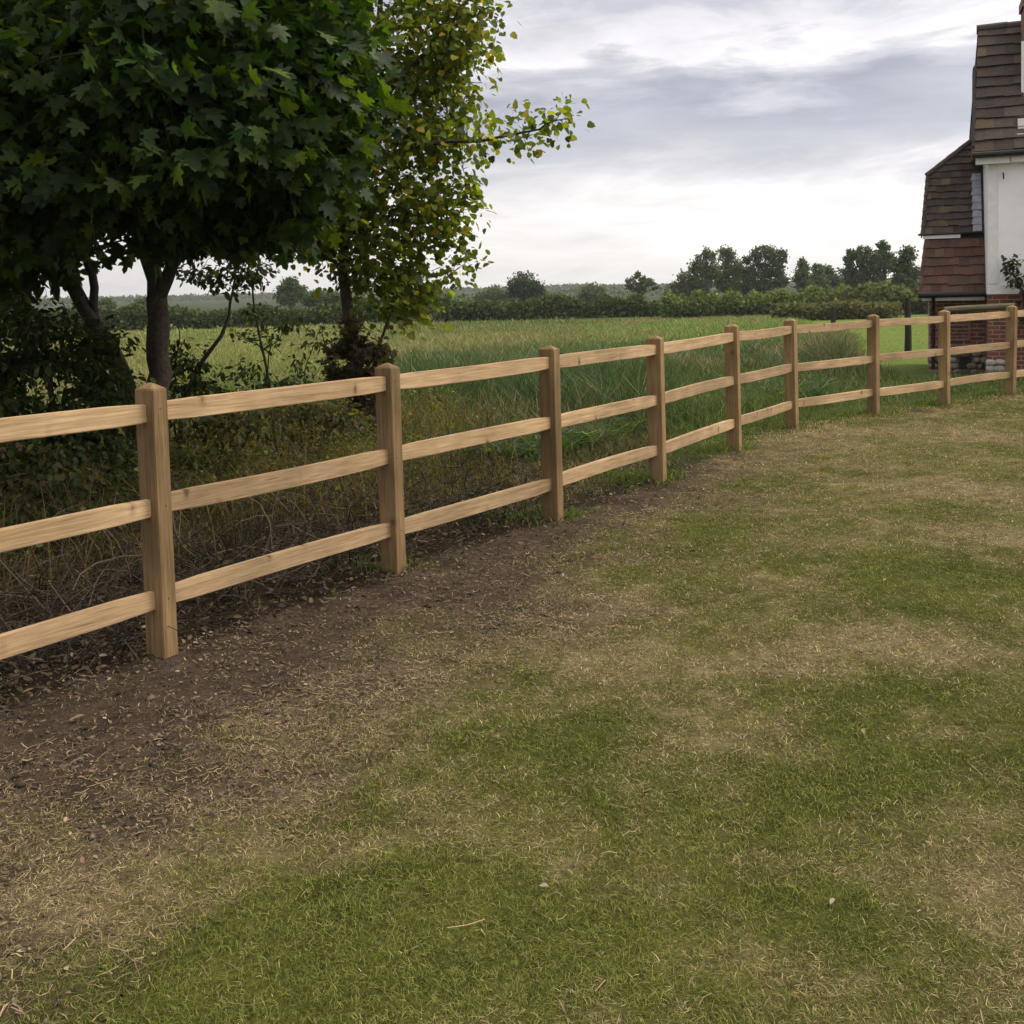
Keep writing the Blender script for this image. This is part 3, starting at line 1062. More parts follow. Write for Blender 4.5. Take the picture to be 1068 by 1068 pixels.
def leaf_cloud(kind, P, axis, nrm, size, col):
    T, Fc = leaf_template(kind)
    Rm = frames(axis, nrm)
    V = P[:, None, :] + size[:, None, None] * np.einsum('nij,kj->nki', Rm, T)
    k = len(T)
    Fa = Fc[None] + (np.arange(len(P)) * k)[:, None, None]
    C = np.repeat(col, k, 0)
    return V.reshape(-1, 3), Fa.reshape(-1, 3), C


def unit(rng, n):
    v = rng.normal(0, 1, (n, 3))
    return v / np.linalg.norm(v, axis=1)[:, None]


def palette(rng, n, cols, wts, var=0.25):
    i = rng.choice(len(cols), n, p=np.array(wts) / sum(wts))
    return np.array(cols)[i] * rng.uniform(1 - var, 1 + var, (n, 1)) * rng.uniform(0.93, 1.07, (n, 3))


def blob_points(rng, blobs):
    """cluster centres in a set of ellipsoids (centre, radii, count): mostly towards the outside"""
    out = []
    for c, rr, n in blobs:
        u = unit(rng, n)
        t = rng.uniform(0.25, 1.0, (n, 1)) ** 0.45
        out.append(np.array(c) + u * t * np.array(rr))
    return np.vstack(out)


def blades(rng, P, h, wid, lean, col, seg=2, droop=0.5):
    n = len(P)
    th = rng.uniform(0, 2 * np.pi, n)
    d = np.stack([np.cos(th), np.sin(th), np.zeros(n)], 1)
    ph = rng.uniform(0, 2 * np.pi, n)
    sd = np.stack([np.cos(ph), np.sin(ph), np.zeros(n)], 1)
    V = []
    for k in range(seg + 1):
        t = k / seg
        c = P + d * (lean * t * t)[:, None]
        c = c + np.stack([np.zeros(n), np.zeros(n), h * (t - droop * 0.5 * t * t)], 1)
        if k < seg:
            ww = (wid * 0.5 * (1 - 0.55 * t))[:, None]
            V += [c - sd * ww, c + sd * ww]
        else:
            V.append(c)
    V = np.stack(V, 1)
    k = 2 * seg + 1
    Fs = []
    for j in range(seg - 1):
        a = 2 * j
        Fs += [(a, a + 1, a + 3), (a, a + 3, a + 2)]
    Fs.append((2 * seg - 2, 2 * seg - 1, 2 * seg))
    Fa = np.array(Fs)[None] + (np.arange(n) * k)[:, None, None]
    return V.reshape(-1, 3), Fa.reshape(-1, 3), np.repeat(col, k, 0)


def cat(parts):
    V, Fa, C, n = [], [], [], 0
    for v, f, c in parts:
        V.append(v)
        Fa.append(f + n)
        C.append(c)
        n += len(v)
    return np.vstack(V), np.vstack(Fa), np.vstack(C)


def tree(name, base, limbs, blobs, leaf, size, cols, wts, per, spread, seed, label, cat_='tree', bark=(0.05, 0.042, 0.035), flat=0.35, mat='leaf',
         twig=0.006, hang=0.4, up=0.9, group=None, extra=None, thin=1.0, sides=8):
    """limbs: list of (points, r0, r1); blobs: crown masses; every leaf cluster gets a twig from the nearest limb"""
    rng = np.random.default_rng(seed)
    base = np.array(base, float)
    root = empty(name, base)
    tag(root, label, cat_, group)
    wv, wq, wc, n = [], [], [], 0
    samples = []
    for pts, r0, r1 in limbs:
        c = curve(pts, 14, 0.012, rng)
        V, Q = tube_arrays(c, [r0, (r0 + r1) / 2, r1], sides)
        V = V + rng.normal(0, r0 * 0.03, V.shape)
        wv.append(V)
        wq.append(Q + n)
        n += len(V)
        samples.append(c[len(c) // 3:])
    samples = np.vstack(samples)
    CP = blob_points(rng, blobs)
    if extra is not None:
        CP = np.vstack([CP, extra])
    order = np.argsort(((CP[:, None] - samples[None]) ** 2).sum(2).min(1))
    dirs = np.zeros_like(CP)
    grow = samples
    for q, i in enumerate(order):
        d2 = ((grow - CP[i]) ** 2).sum(1)
        a = grow[int(np.argmin(d2))]
        L = math.sqrt(d2.min()) + 1e-6
        mid = (a + CP[i]) / 2 + rng.normal(0, 0.06 * L, 3) + np.array([0, 0, 0.05 * L])
        c = curve([a, mid, CP[i]], 5)
        V, Q = tube_arrays(c, [twig * (1 + 1.2 * L), twig * 0.4], 4)
        wv.append(V)
        wq.append(Q + n)
        n += len(V)
        dirs[i] = (CP[i] - mid) / (np.linalg.norm(CP[i] - mid) + 1e-9)
        if q % 3 == 0:
            grow = np.vstack([grow, c[2:4]])
    wv, wq = np.vstack(wv), np.vstack(wq)
    cc = np.array(bark)[None] * rng.uniform(0.75, 1.25, (len(wv), 1))
    link('trunk', np_mesh('trunk', wv - base, None, cc, True, wq), M['bark'], root)
    cnt = rng.poisson(per * thin, len(CP))
    idx = np.repeat(np.arange(len(CP)), cnt)
    m_ = len(idx)
    u = unit(rng, m_) * np.array([1, 1, flat]) * spread * rng.uniform(0.2, 1, (m_, 1))
    P = CP[idx] + u - dirs[idx] * rng.uniform(0, spread * 0.8, (m_, 1))
    ax = dirs[idx] * 0.6 + u / spread * 0.9 + unit(rng, m_) * 0.45
    ax[:, 2] -= hang
    nr = unit(rng, m_) * 0.65
    nr[:, 2] += up
    sz = size * np.clip(rng.normal(0.95, 0.28, m_), 0.4, 1.6)
    col = palette(rng, m_, cols, wts) * rng.uniform(0.72, 1.3, (len(CP), 1))[idx]
    V, Fa, C = leaf_cloud(leaf, P, ax, nr, sz, col)
    link('crown', np_mesh('crown', V - base, Fa, C), M[mat], root)
    return root


# --- the dark maple that hangs over the fence
b0 = gnd(166, 520)
b0[2] = gz1(b0[0], b0[1])
D0 = b0[1]
limbs = [([b0 - [0, 0, 0.1], at(166, 430, D0), at(165, 360, D0), at(163, 310, D0)], 0.105, 0.085),
         ([at(163, 312, D0), at(155, 268, D0), at(146, 220, D0), at(140, 120, D0 - 0.2), at(130, 0, D0), at(120, -160, D0)], 0.075, 0.03),
         ([at(164, 314, D0), at(180, 275, D0 - 0.1), at(206, 238, D0 - 0.3), at(245, 170, D0 - 0.6), at(290, 80, D0 - 0.8), at(320, -60, D0 - 0.6)], 0.062, 0.02),
         ([at(146, 215, D0), at(90, 150, D0 - 0.6), at(40, 90, D0 - 1.2)], 0.045, 0.012),
         ([at(206, 240, D0 - 0.3), at(200, 170, D0 - 1.1), at(190, 110, D0 - 1.9)], 0.035, 0.010),
         ([at(140, 120, D0 - 0.2), at(60, 20, D0 + 0.4), at(-60, -80, D0 + 0.5)], 0.04, 0.012)]
B = []


def mb(px, py, Y, rx, ry, rz, n):
    B.append((at(px, py, Y), (rx, ry, rz), n))


mb(120, 70, 6.4, 1.05, 0.7, 0.75, 90)
mb(250, 60, 6.7, 0.75, 0.7, 0.75, 80)
mb(200, 150, 6.5, 0.75, 0.6, 0.45, 60)
mb(290, 170, 7.0, 0.42, 0.6, 0.42, 50)
mb(330, 90, 7.2, 0.42, 0.6, 0.55, 50)
mb(300, 20, 7.2, 0.55, 0.6, 0.55, 45)
mb(60, 170, 6.5, 0.8, 0.6, 0.45, 70)
mb(-60, 120, 6.8, 0.9, 0.8, 0.9, 60)
mb(10, 215, 7.2, 0.5, 0.5, 0.22, 16)
mb(110, 185, 7.0, 0.5, 0.5, 0.2, 22)
mb(215, 220, 7.3, 0.5, 0.5, 0.20, 30)
mb(290, 225, 7.6, 0.3, 0.4, 0.18, 14)
mb(150, 130, 8.4, 1.5, 0.9, 0.8, 55)
mb(40, 60, 8.8, 1.5, 0.9, 1.1, 40)
mb(270, 60, 8.6, 0.8, 0.8, 1.0, 70)
mb(130, -120, 7.6, 2.0, 1.8, 1.1, 220)
mb(300, -80, 7.6, 0.9, 1.2, 0.9, 70)
mb(-120, -20, 7.8, 1.6, 1.6, 1.6, 160)
mb(80, -330, 8.0, 1.7, 1.6, 0.9, 120)
_r = np.random.default_rng(9)
low = []
while len(low) < 38:
    qx, qy = _r.uniform(-40, 345), _r.uniform(215, 285)
    if 80 < qx < 152 and qy > 212 or qy > 262 and _r.random() < 0.6 or qx > 150 and qy > 262:
        continue
    low.append(at(qx, qy, _r.uniform(6.6, 8.6)))
low = np.array(low)
tree('maple_tree', b0, limbs, B, 'maple', 0.104, [(0.017, 0.037, 0.009), (0.032, 0.060, 0.012), (0.066, 0.100, 0.018)], [5, 4, 1.2], 25, 0.36, 21,
     'large dark green maple with lobed leaves overhanging the fence, forked trunk', bark=(0.055, 0.045, 0.036), flat=0.6, hang=0.6, up=0.65, extra=low)

# --- lighter tree beyond the second bay
b1 = gnd(386, 468)
b1[2] = gz1(b1[0], b1[1])
D1 = b1[1]
limbs = [([b1 - [0, 0, 0.1], at(381, 430, D1), at(372, 380, D1), at(362, 320, D1), at(357, 280, D1), at(362, 220, D1), at(380, 120, D1), at(395, 20, D1), at(400, -80, D1)], 0.085, 0.02),
         ([at(358, 285, D1), at(335, 258, D1), at(318, 238, D1)], 0.03, 0.008),
         ([at(362, 300, D1), at(375, 270, D1 - 0.2), at(398, 240, D1 - 0.3), at(430, 200, D1 - 0.3)], 0.028, 0.008),
         ([at(377, 130, D1), at(430, 70, D1 - 0.2), at(480, 10, D1 - 0.3), at(510, -30, D1 - 0.3)], 0.03, 0.008),
         ([at(372, 170, D1), at(430, 152, D1 - 0.4), at(500, 146, D1 - 0.7), at(560, 132, D1 - 0.9), at(590, 124, D1 - 1.0)], 0.026, 0.005),
         ([at(380, 100, D1), at(410, 60, D1), at(450, -10, D1)], 0.02, 0.006),
         ([at(374, 400, D1), at(395, 360, D1 - 0.1), at(408, 320, D1 - 0.1), at(412, 290, D1 - 0.1)], 0.02, 0.007)]
B = []
mb(420, 50, D1, 0.62, 0.6, 0.62, 120)
mb(480, 25, D1 - 0.2, 0.32, 0.35, 0.42, 44)
mb(405, 150, D1, 0.62, 0.6, 0.50, 110)
mb(460, 140, D1, 0.34, 0.3, 0.30, 40)
mb(405, 230, D1, 0.62, 0.5, 0.42, 100)
mb(465, 220, D1, 0.28, 0.3, 0.30, 34)
mb(410, 290, D1, 0.45, 0.4, 0.30, 52)
mb(345, 250, D1, 0.42, 0.4, 0.26, 44)
mb(425, 325, D1, 0.18, 0.2, 0.10, 12)
mb(430, -70, D1, 0.7, 0.7, 0.6, 80)
mb(330, 60, D1 + 0.3, 0.6, 0.6, 0.9, 70)
mb(330, 190, D1 + 0.3, 0.5, 0.5, 0.5, 60)
mb(350, 120, D1 - 0.4, 0.5, 0.5, 0.6, 50)
mb(345, 215, D1 - 0.4, 0.42, 0.4, 0.36, 44)
mb(470, 90, D1, 0.36, 0.4, 0.36, 44)
mb(318, 245, D1, 0.25, 0.3, 0.18, 18)
mb(488, 185, D1, 0.14, 0.2, 0.3, 14)
mb(478, 262, D1, 0.16, 0.2, 0.3, 16)
mb(452, 305, D1, 0.16, 0.2, 0.14, 10)
mb(372, 300, D1, 0.2, 0.2, 0.12, 8)
ex = np.array([at(x, y, D1 - 0.9 + (595 - x) * 0.004) for x, y in ((592, 124), (575, 132), (560, 135), (545, 138), (530, 141), (515, 144), (500, 146), (585, 118), (540, 130), (520, 150), (598, 127), (588, 130), (572, 128), (566, 136), (552, 132), (536, 136), (524, 146), (512, 150), (505, 58), (508, 52), (500, 10), (515, 8))])
tree('field_maple', b1, limbs, B, 'small_maple', 0.074, [(0.105, 0.145, 0.023), (0.185, 0.205, 0.036), (0.34, 0.28, 0.05), (0.055, 0.085, 0.017)], [5.5, 4, 0.8, 1.8], 14, 0.36, 33,
     'slender small-leaved tree turning yellow, one long branch reaching out over the field', bark=(0.075, 0.062, 0.05), flat=0.8, mat='small_leaf', twig=0.004, hang=0.25, up=0.6, extra=ex)

# --- leaning dark stem left of the maple
b2 = gnd(138, 505)
b2[2] = gz1(b2[0], b2[1])
D2 = b2[1] - 0.1
limbs = [([b2 - [0, 0, 0.1], at(136, 420, D2), at(115, 362, D2), at(90, 325, D2), at(70, 285, D2), at(58, 230, D2), at(40, 120, D2)], 0.085, 0.05),
         ([at(108, 352, D2), at(101, 325, D2), at(94, 285, D2), at(87, 255, D2), at(70, 190, D2)], 0.042, 0.03),
         ([at(72, 300, D2), at(40, 280, D2 - 0.2), at(0, 270, D2 - 0.3)], 0.03, 0.008)]
B = []
mb(30, 258, D2, 0.45, 0.5, 0.24, 24)
mb(25, 300, D2, 0.40, 0.4, 0.14, 15)
mb(-30, 285, D2, 0.4, 0.5, 0.25, 18)
mb(75, 218, D2, 0.5, 0.5, 0.2, 20)
mb(20, 160, D2, 0.7, 0.6, 0.5, 40)
mb(-90, 200, D2, 0.7, 0.6, 0.8, 60)
mb(90, 262, D2, 0.14, 0.2, 0.07, 3)
tree('leaning_tree', b2, limbs, B, 'oval', 0.13, [(0.018, 0.034, 0.010), (0.03, 0.05, 0.013)], [3, 2], 13, 0.22, 44,
     'dark multi-stemmed tree leaning left under the maple, with plain oval leaves', bark=(0.040, 0.034, 0.028), flat=0.7, mat='small_leaf', twig=0.004, hang=0.5, up=0.4)

# --- shrubs and saplings behind the near bays
def shrub(name, px, py, stems, blobs, label, seed, **kw):
    b = gnd(px, py)
    b[2] = gz1(b[0], b[1])
    global B
    B = []
    for q in blobs:
        mb(*q)
    L = [([b - [0, 0, 0.05]] + [at(x, y, Y) for x, y, Y in pts], r0, r1) for pts, r0, r1 in stems]
    return tree(name, b, L, B, kw.pop('leaf', 'oval'), kw.pop('size', 0.06), kw.pop('cols'), kw.pop('wts'), kw.pop('per', 14), kw.pop('spread', 0.18), seed, label, kw.pop('cat_', 'shrub'), mat='small_leaf', twig=0.003, **kw)


DK = dict(cols=[(0.022, 0.036, 0.011), (0.040, 0.058, 0.016), (0.085, 0.105, 0.032)], wts=[4, 3, 1.2])
shrub('hawthorn_bush', 60, 540, [([(58, 450, 7.7), (50, 380, 7.7), (40, 330, 7.7)], 0.03, 0.01), ([(20, 440, 7.6), (-10, 370, 7.6)], 0.03, 0.01), ([(90, 440, 7.8), (110, 380, 7.9)], 0.025, 0.008)],
      [(15, 312, 7.8, 0.5, 0.5, 0.10, 14), (20, 350, 7.7, 0.6, 0.6, 0.26, 130), (70, 365, 8.0, 0.45, 0.5, 0.26, 90), (40, 410, 7.5, 0.65, 0.5, 0.26, 120), (105, 425, 7.8, 0.35, 0.4, 0.28, 70), (-60, 380, 7.5, 0.7, 0.6, 0.5, 110), (30, 465, 7.2, 0.6, 0.4, 0.22, 80), (110, 480, 7.4, 0.3, 0.3, 0.18, 36), (-50, 470, 7.0, 0.6, 0.4, 0.3, 60)],
      'dense dark leafy bush at the left edge behind the top rail', 51, **DK)
shrub('elder_bush', 188, 500, [([(190, 430, 9.3), (205, 385, 9.3), (232, 350, 9.2), (242, 318, 9.2), (245, 290, 9.2)], 0.028, 0.008), ([(183, 430, 9.4), (184, 380, 9.4), (186, 340, 9.4)], 0.012, 0.004)],
      [(205, 400, 9.4, 0.30, 0.3, 0.16, 46), (190, 365, 9.4, 0.15, 0.2, 0.20, 20), (225, 420, 9.3, 0.3, 0.3, 0.14, 34), (245, 285, 9.3, 0.3, 0.3, 0.16, 22), (205, 290, 9.5, 0.26, 0.3, 0.16, 18), (225, 255, 9.3, 0.3, 0.3, 0.14, 22)],
      'thin bush with one bare limb curving up right of the maple trunk', 52, **{**DK, 'thin': 0.7})
shrub('sapling', 292, 500, [([(287, 450, 9.4), (280, 400, 9.4), (271, 350, 9.4), (262, 300, 9.4), (256, 250, 9.4)], 0.016, 0.006), ([(279, 385, 9.4), (292, 350, 9.4), (305, 325, 9.4)], 0.008, 0.003), ([(276, 375, 9.4), (258, 355, 9.3), (245, 345, 9.3)], 0.008, 0.003)],
      [(262, 280, 9.4, 0.22, 0.3, 0.22, 26), (270, 350, 9.4, 0.22, 0.2, 0.14, 14), (300, 345, 9.4, 0.18, 0.2, 0.14, 14), (262, 330, 9.4, 0.15, 0.2, 0.12, 9), (285, 410, 9.4, 0.3, 0.2, 0.14, 22), (255, 390, 9.4, 0.2, 0.2, 0.14, 12)],
      'thin straight sapling with sparse leaves seen above the middle of the second bay', 53, cat_='sapling', size=0.055, per=9, **{**DK, 'thin': 0.7})
shrub('dog_rose', 335, 470, [([(318, 400, 10.4), (325, 370, 10.4), (333, 345, 10.4)], 0.008, 0.003), ([(345, 400, 10.5), (340, 365, 10.5), (337, 340, 10.5), (345, 330, 10.5)], 0.008, 0.003), ([(305, 410, 10.4), (312, 385, 10.3)], 0.008, 0.003)],
      [(325, 375, 10.4, 0.24, 0.25, 0.26, 30), (305, 405, 10.3, 0.3, 0.25, 0.18, 28), (345, 350, 10.4, 0.14, 0.2, 0.14, 9)],
      'straggly thin briar with arching stems left of the ivy covered trunk', 54, size=0.05, per=8, **{**DK, 'thin': 0.6})
shrub('ivy', 384, 474, [([(383, 440, 10.6), (376, 400, 10.6), (370, 360, 10.6)], 0.03, 0.012)],
      [(360, 380, 10.7, 0.22, 0.25, 0.34, 50), (392, 380, 10.7, 0.20, 0.25, 0.32, 44), (372, 350, 10.7, 0.14, 0.2, 0.2, 14), (380, 430, 10.6, 0.18, 0.22, 0.28, 46), (384, 465, 10.3, 0.22, 0.22, 0.22, 36)],
      'brown withered ivy wrapped round the base of the slender tree', 55, cat_='ivy', leaf='maple', size=0.065, per=10, spread=0.12,
      cols=[(0.06, 0.04, 0.026), (0.035, 0.026, 0.018), (0.05, 0.055, 0.02)], wts=[4, 4, 1])

BRM = dict(cols=[(0.030, 0.043, 0.014), (0.060, 0.070, 0.023), (0.085, 0.064, 0.034), (0.14, 0.13, 0.046)], wts=[4, 3, 2.5, 1], cat_='bramble', size=0.05, per=15, spread=0.20, bark=(0.10, 0.075, 0.05))


def arch(x0, y0, x1, y1, x2, y2, Y):
    return ([(x0, y0, Y), (x1, y1, Y), (x2, y2, Y)], 0.006, 0.003)


shrub('bramble', 225, 545, [arch(215, 500, 205, 450, 190, 430, 8.2), arch(235, 500, 245, 455, 262, 440, 8.2), arch(226, 500, 230, 460, 236, 430, 8.3)],
      [(210, 438, 8.3, 0.34, 0.3, 0.24, 44), (252, 448, 8.2, 0.32, 0.3, 0.22, 40), (215, 500, 8.0, 0.36, 0.3, 0.14, 26)], 'low dark bramble right of the nearest post, seen under the top rail', 56, **BRM)
shrub('bramble', 320, 520, [arch(310, 490, 300, 450, 285, 430, 8.9), arch(325, 490, 340, 450, 356, 435, 8.9), arch(318, 490, 316, 450, 322, 425, 9.0)],
      [(300, 436, 9.0, 0.34, 0.3, 0.24, 42), (348, 440, 8.9, 0.32, 0.3, 0.24, 42), (320, 490, 8.6, 0.36, 0.3, 0.13, 24)], 'browner bramble in the second bay between sapling and ivy', 57, **{**BRM, 'wts': [3, 2, 5, 1]})
shrub('bramble', 60, 600, [arch(40, 560, 20, 500, 5, 470, 6.6), arch(70, 560, 85, 500, 110, 480, 6.6), arch(55, 560, 55, 500, 62, 465, 6.7)],
      [(20, 490, 6.8, 0.4, 0.3, 0.20, 40), (85, 500, 6.8, 0.36, 0.3, 0.18, 36), (50, 540, 6.4, 0.42, 0.3, 0.13, 22), (-40, 510, 6.4, 0.4, 0.3, 0.25, 34)], 'dark bramble at the left edge below the leafy bush', 58, **{**BRM, 'wts': [6, 2, 2.5, 0.3]})
shrub('bramble', 150, 570, [arch(140, 530, 125, 490, 112, 470, 7.4), arch(160, 530, 175, 485, 195, 465, 7.5)],
      [(120, 490, 7.6, 0.30, 0.3, 0.2, 28), (170, 480, 7.8, 0.3, 0.3, 0.2, 28), (195, 520, 7.2, 0.25, 0.3, 0.12, 14)], 'dark bramble straight behind the nearest post', 59, **{**BRM, 'wts': [6, 2, 2.5, 0.3]})

# ------------------------------------------------------------------ ground cover (nobody could count it)
rng = np.random.default_rng(101)


def polar(rng, n, r0, r1, a0=-33, a1=33):
    r = np.exp(rng.uniform(math.log(r0), math.log(r1), n))
    a = np.radians(rng.uniform(a0, a1, n))
    return r * np.sin(a), r * np.cos(a), r


# mown lawn
n = 960000
x, y, rr = polar(rng, n, 1.8, 18, -36, 50)
k = rng.normal(0, 0.012, (2, n))
s, soil, dry, thatch = lawn_maps(x, y)
cover = (1 - 0.95 * soil) * (1 - 0.62 * thatch * sstep(0.35, 0.6, fbm(x * 7, y * 7, 3, 62))  * (1 - sstep(9, 12, y)))
cover = np.where(s > 0, cover, sstep(9.5, 12, y))
keep = (s > -0.5) & (rng.random(n) < np.clip(cover + 0.03, 0, 1) * (0.35 + 1.0 * fbm(x * 17, y * 17, 2, 61)))
x, y, rr, s, dry = x[keep], y[keep], rr[keep], s[keep], dry[keep]
n = len(x)
isdry = rng.random(n) < np.clip((dry - 0.10) / 0.95, 0.04, 0.92)
gcol = lerp(GREEN1, GREEN2, np.clip(rng.random(n) * 0.7 + fbm(x * 3, y * 3, 3, 65) * 0.5 - 0.1, 0, 1)) * rng.uniform(0.5, 1.4, (n, 1))
dcol = lerp(STRAW2, STRAW1, rng.random(n)) * rng.uniform(0.55, 1.25, (n, 1))
col = np.where(isdry[:, None], dcol, gcol)
h = np.where(isdry, rng.uniform(0.005, 0.019, n), rng.uniform(0.009, 0.030, n)) * (1 + 0.9 * (fbm(x * 13, y * 13, 2, 68) - 0.5)) * (1 + 0.5 * (fbm(x * 2, y * 2, 3, 67) - 0.5))
edge_t = np.exp(-(s / 0.22) ** 2) * sstep(10, 12.5, y)
h = h * (1 + 2.5 * edge_t)
lean = np.where(isdry, rng.uniform(0.006, 0.036, n), rng.uniform(0.003, 0.028, n))
wd = np.maximum(0.0019, rr * 0.00066) * rng.uniform(0.6, 1.4, n)
P = np.stack([x, y, ground_z(x, y) - 0.002], 1)
V, Fa, C = blades(rng, P, h, wd, lean, col, 3, 0.9)
lg = link('lawn_grass', np_mesh('lawn_grass', V, Fa, C), M['grass'])
tag(lg, 'short mown lawn, green with straw coloured dry patches', 'grass', kind='stuff')

# straw and dead stalks lying on the bare soil and thatch
n = 110000
x, y, rr = polar(rng, n, 2.0, 13, -44, 34)
s, soil, dry, thatch = lawn_maps(x, y)
pr = np.where(s > -2.6, 0.02 + 0.95 * thatch * (1 - 0.5 * soil), 0) * (1 - sstep(10, 12, y))
pr = np.where(s < -0.1, 0.25 * (1 - sstep(7, 10, y)), pr) * sstep(0.25, 0.62, fbm(x * 2.2, y * 2.2, 4, 71))
keep = rng.random(n) < pr
x, y, rr, s = x[keep], y[keep], rr[keep], s[keep]
n = len(x)
L = rng.uniform(0.012, 0.055, n) * np.where(rng.random(n) < 0.03, 2.4, 1)
th = rng.uniform(0, 2 * np.pi, n)
bend = rng.normal(0, 0.35, n)
wd = np.maximum(0.002, rr * 0.0005) * rng.uniform(0.6, 1.3, n)
zz = ground_z(x, y) + 0.004
col = palette(rng, n, [(0.32, 0.24, 0.14), (0.21, 0.15, 0.085), (0.13, 0.088, 0.055)], [1.3, 4, 5], 0.3)
pts = []
for t in (0, 0.5, 1.0):
    a = th + bend * t
    px_ = x + np.cos(a) * L * (t - 0.5)
    py_ = y + np.sin(a) * L * (t - 0.5)
    pz = zz + 0.012 * rng.random(n)
    ox, oy = -np.sin(a) * wd / 2, np.cos(a) * wd / 2
    pts += [np.stack([px_ - ox, py_ - oy, pz], 1), np.stack([px_ + ox, py_ + oy, pz + wd * 0.3], 1)]
V = np.stack(pts, 1).reshape(-1, 3)
Fa = (np.array([(0, 1, 3), (0, 3, 2), (2, 3, 5), (2, 5, 4)])[None] + (np.arange(n) * 6)[:, None, None]).reshape(-1, 3)
st = link('dry_straw', np_mesh('dry_straw', V, Fa, np.repeat(col, 6, 0)), M['straw'])
tag(st, 'pale dry stalks scattered over the bare soil along the fence', 'straw', kind='stuff')

# soil crumbs
n = 30000
x, y, rr = polar(rng, n, 2.4, 11)
s, soil, dry, thatch = lawn_maps(x, y)
keep = (rng.random(n) < np.where(s > -2.2, np.maximum(soil, 0.15 * thatch), 0)) & (s > -2.2)
x, y, rr = x[keep], y[keep], rr[keep]
n = len(x)
O = np.array([(1, 0, 0), (-1, 0, 0), (0, 1, 0), (0, -1, 0), (0, 0, 1), (0, 0, -1)], float)
Fo = np.array([(0, 2, 4), (2, 1, 4), (1, 3, 4), (3, 0, 4), (2, 0, 5), (1, 2, 5), (3, 1, 5), (0, 3, 5)])
sz = np.minimum(rng.gamma(1.2, 0.0028, n) + 0.0015, 0.024)
V = (np.stack([x, y, ground_z(x, y)], 1)[:, None] + O[None] * sz[:, None, None] * rng.uniform(0.4, 1.5, (n, 6, 1)) * np.array([1.25, 1.25, 0.6]) + rng.normal(0, 0.28, (n, 6, 3)) * sz[:, None, None])
V[:, :, 2] += sz[:, None] * 0.2
Fa = (Fo[None] + (np.arange(n) * 6)[:, None, None]).reshape(-1, 3)
col = palette(rng, n, [SOIL1 * 0.8, SOIL2, (0.15, 0.112, 0.085)], [4, 4, 0.5])
so = link('soil_crumbs', np_mesh('soil_crumbs', V.reshape(-1, 3), Fa, np.repeat(col, 6, 0)), M['straw'])
tag(so, 'loose dark crumbs of turned earth along the new fence', 'soil', kind='stuff')

# leaf litter under the trees
n = 26000
x, y, rr = polar(rng, n, 3.5, 13, -36, 12)
s = fence_s(x, y)
keep = (s < 0.12) & (s > -4.5) & (rng.random(n) < (0.25 + 0.75 * fbm(x * 2, y * 2, 3, 81)) * (1 - sstep(8, 10.5, y)) * sstep(0.3, -0.3, s))
x, y = x[keep], y[keep]
n = len(x)
P = np.stack([x, y, ground_z(x, y) + rng.uniform(0.004, 0.05, n)], 1)
ax = unit(rng, n)
ax[:, 2] *= 0.35
nr = unit(rng, n) * 0.5
nr[:, 2] += 0.8
V, Fa, C = leaf_cloud('oval', P, ax, nr, rng.uniform(0.015, 0.05, n), palette(rng, n, [(0.060, 0.042, 0.026), (0.115, 0.080, 0.048), (0.24, 0.18, 0.11), (0.055, 0.058, 0.024)], [6, 4, 0.6, 1.5], 0.3))
LV = [(V, Fa, C)]
n2 = 26000
x, y, rr = polar(rng, n2, 2.4, 11, -36, 12)
s, soil, dry, thatch = lawn_maps(x, y)
keep = (s > -0.2) & (rng.random(n2) < 0.9 * np.maximum(soil * 0.8, thatch * 0.5) * sstep(0.3, 0.6, fbm(x * 3, y * 3, 3, 83)))
x, y = x[keep], y[keep]
n2 = len(x)
P = np.stack([x, y, ground_z(x, y) + rng.uniform(0.003, 0.010, n2)], 1)
ax = unit(rng, n2)
ax[:, 2] *= 0.25
nr = unit(rng, n2) * 0.4
nr[:, 2] += 0.9
LV.append(leaf_cloud('oval', P, ax, nr, rng.uniform(0.006, 0.026, n2), palette(rng, n2, [(0.085, 0.06, 0.04), (0.15, 0.108, 0.068), (0.26, 0.195, 0.12), (0.05, 0.036, 0.027)], [4, 4, 1, 3], 0.3)))
V, Fa, C = cat(LV)
ll = link('leaf_litter', np_mesh('leaf_litter', V, Fa, C), M['straw'])
tag(ll, 'brown dead leaves covering the ground under the trees', 'leaf litter', kind='stuff')

# dead brushwood
n = 5200
x, y, rr = polar(rng, n * 3, 4.2, 12, -36, 2)
s = fence_s(x, y)
keep = (s < -0.25) & (s > -3.6) & (rng.random(len(x)) < (1 - sstep(8.5, 10.5, y)))
x, y = x[keep][:n], y[keep][:n]
n = len(x)
a = rng.uniform(0, 2 * np.pi, n)
L = rng.uniform(0.10, 0.55, n)
tilt = np.abs(rng.normal(0, 0.45, n))
d = np.stack([np.cos(a) * np.cos(tilt), np.sin(a) * np.cos(tilt), np.sin(tilt)], 1)
sdv = fence_s(x, y)
z0 = ground_z(x, y) + rng.uniform(0, 0.30, n) * sstep(-0.3, -1.0, sdv) * rng.random(n)
P0 = np.stack([x, y, z0], 1)
bend = unit(rng, n) * (L * 0.28)[:, None]
rad = rng.uniform(0.0015, 0.0055, n)
side = np.cross(d, unit(rng, n))
side /= np.linalg.norm(side, axis=1)[:, None]
oth = np.cross(d, side)
vs = []
for k in range(5):
    t = k / 4
    c = P0 + d * (L * t)[:, None] + bend * (4 * t * (1 - t))
    rk = (rad * (1 - 0.6 * t))[:, None]
    for q in range(3):
        th = q * 2.094
        vs.append(c + side * rk * math.cos(th) + oth * rk * math.sin(th))
V = np.stack(vs, 1).reshape(-1, 3)
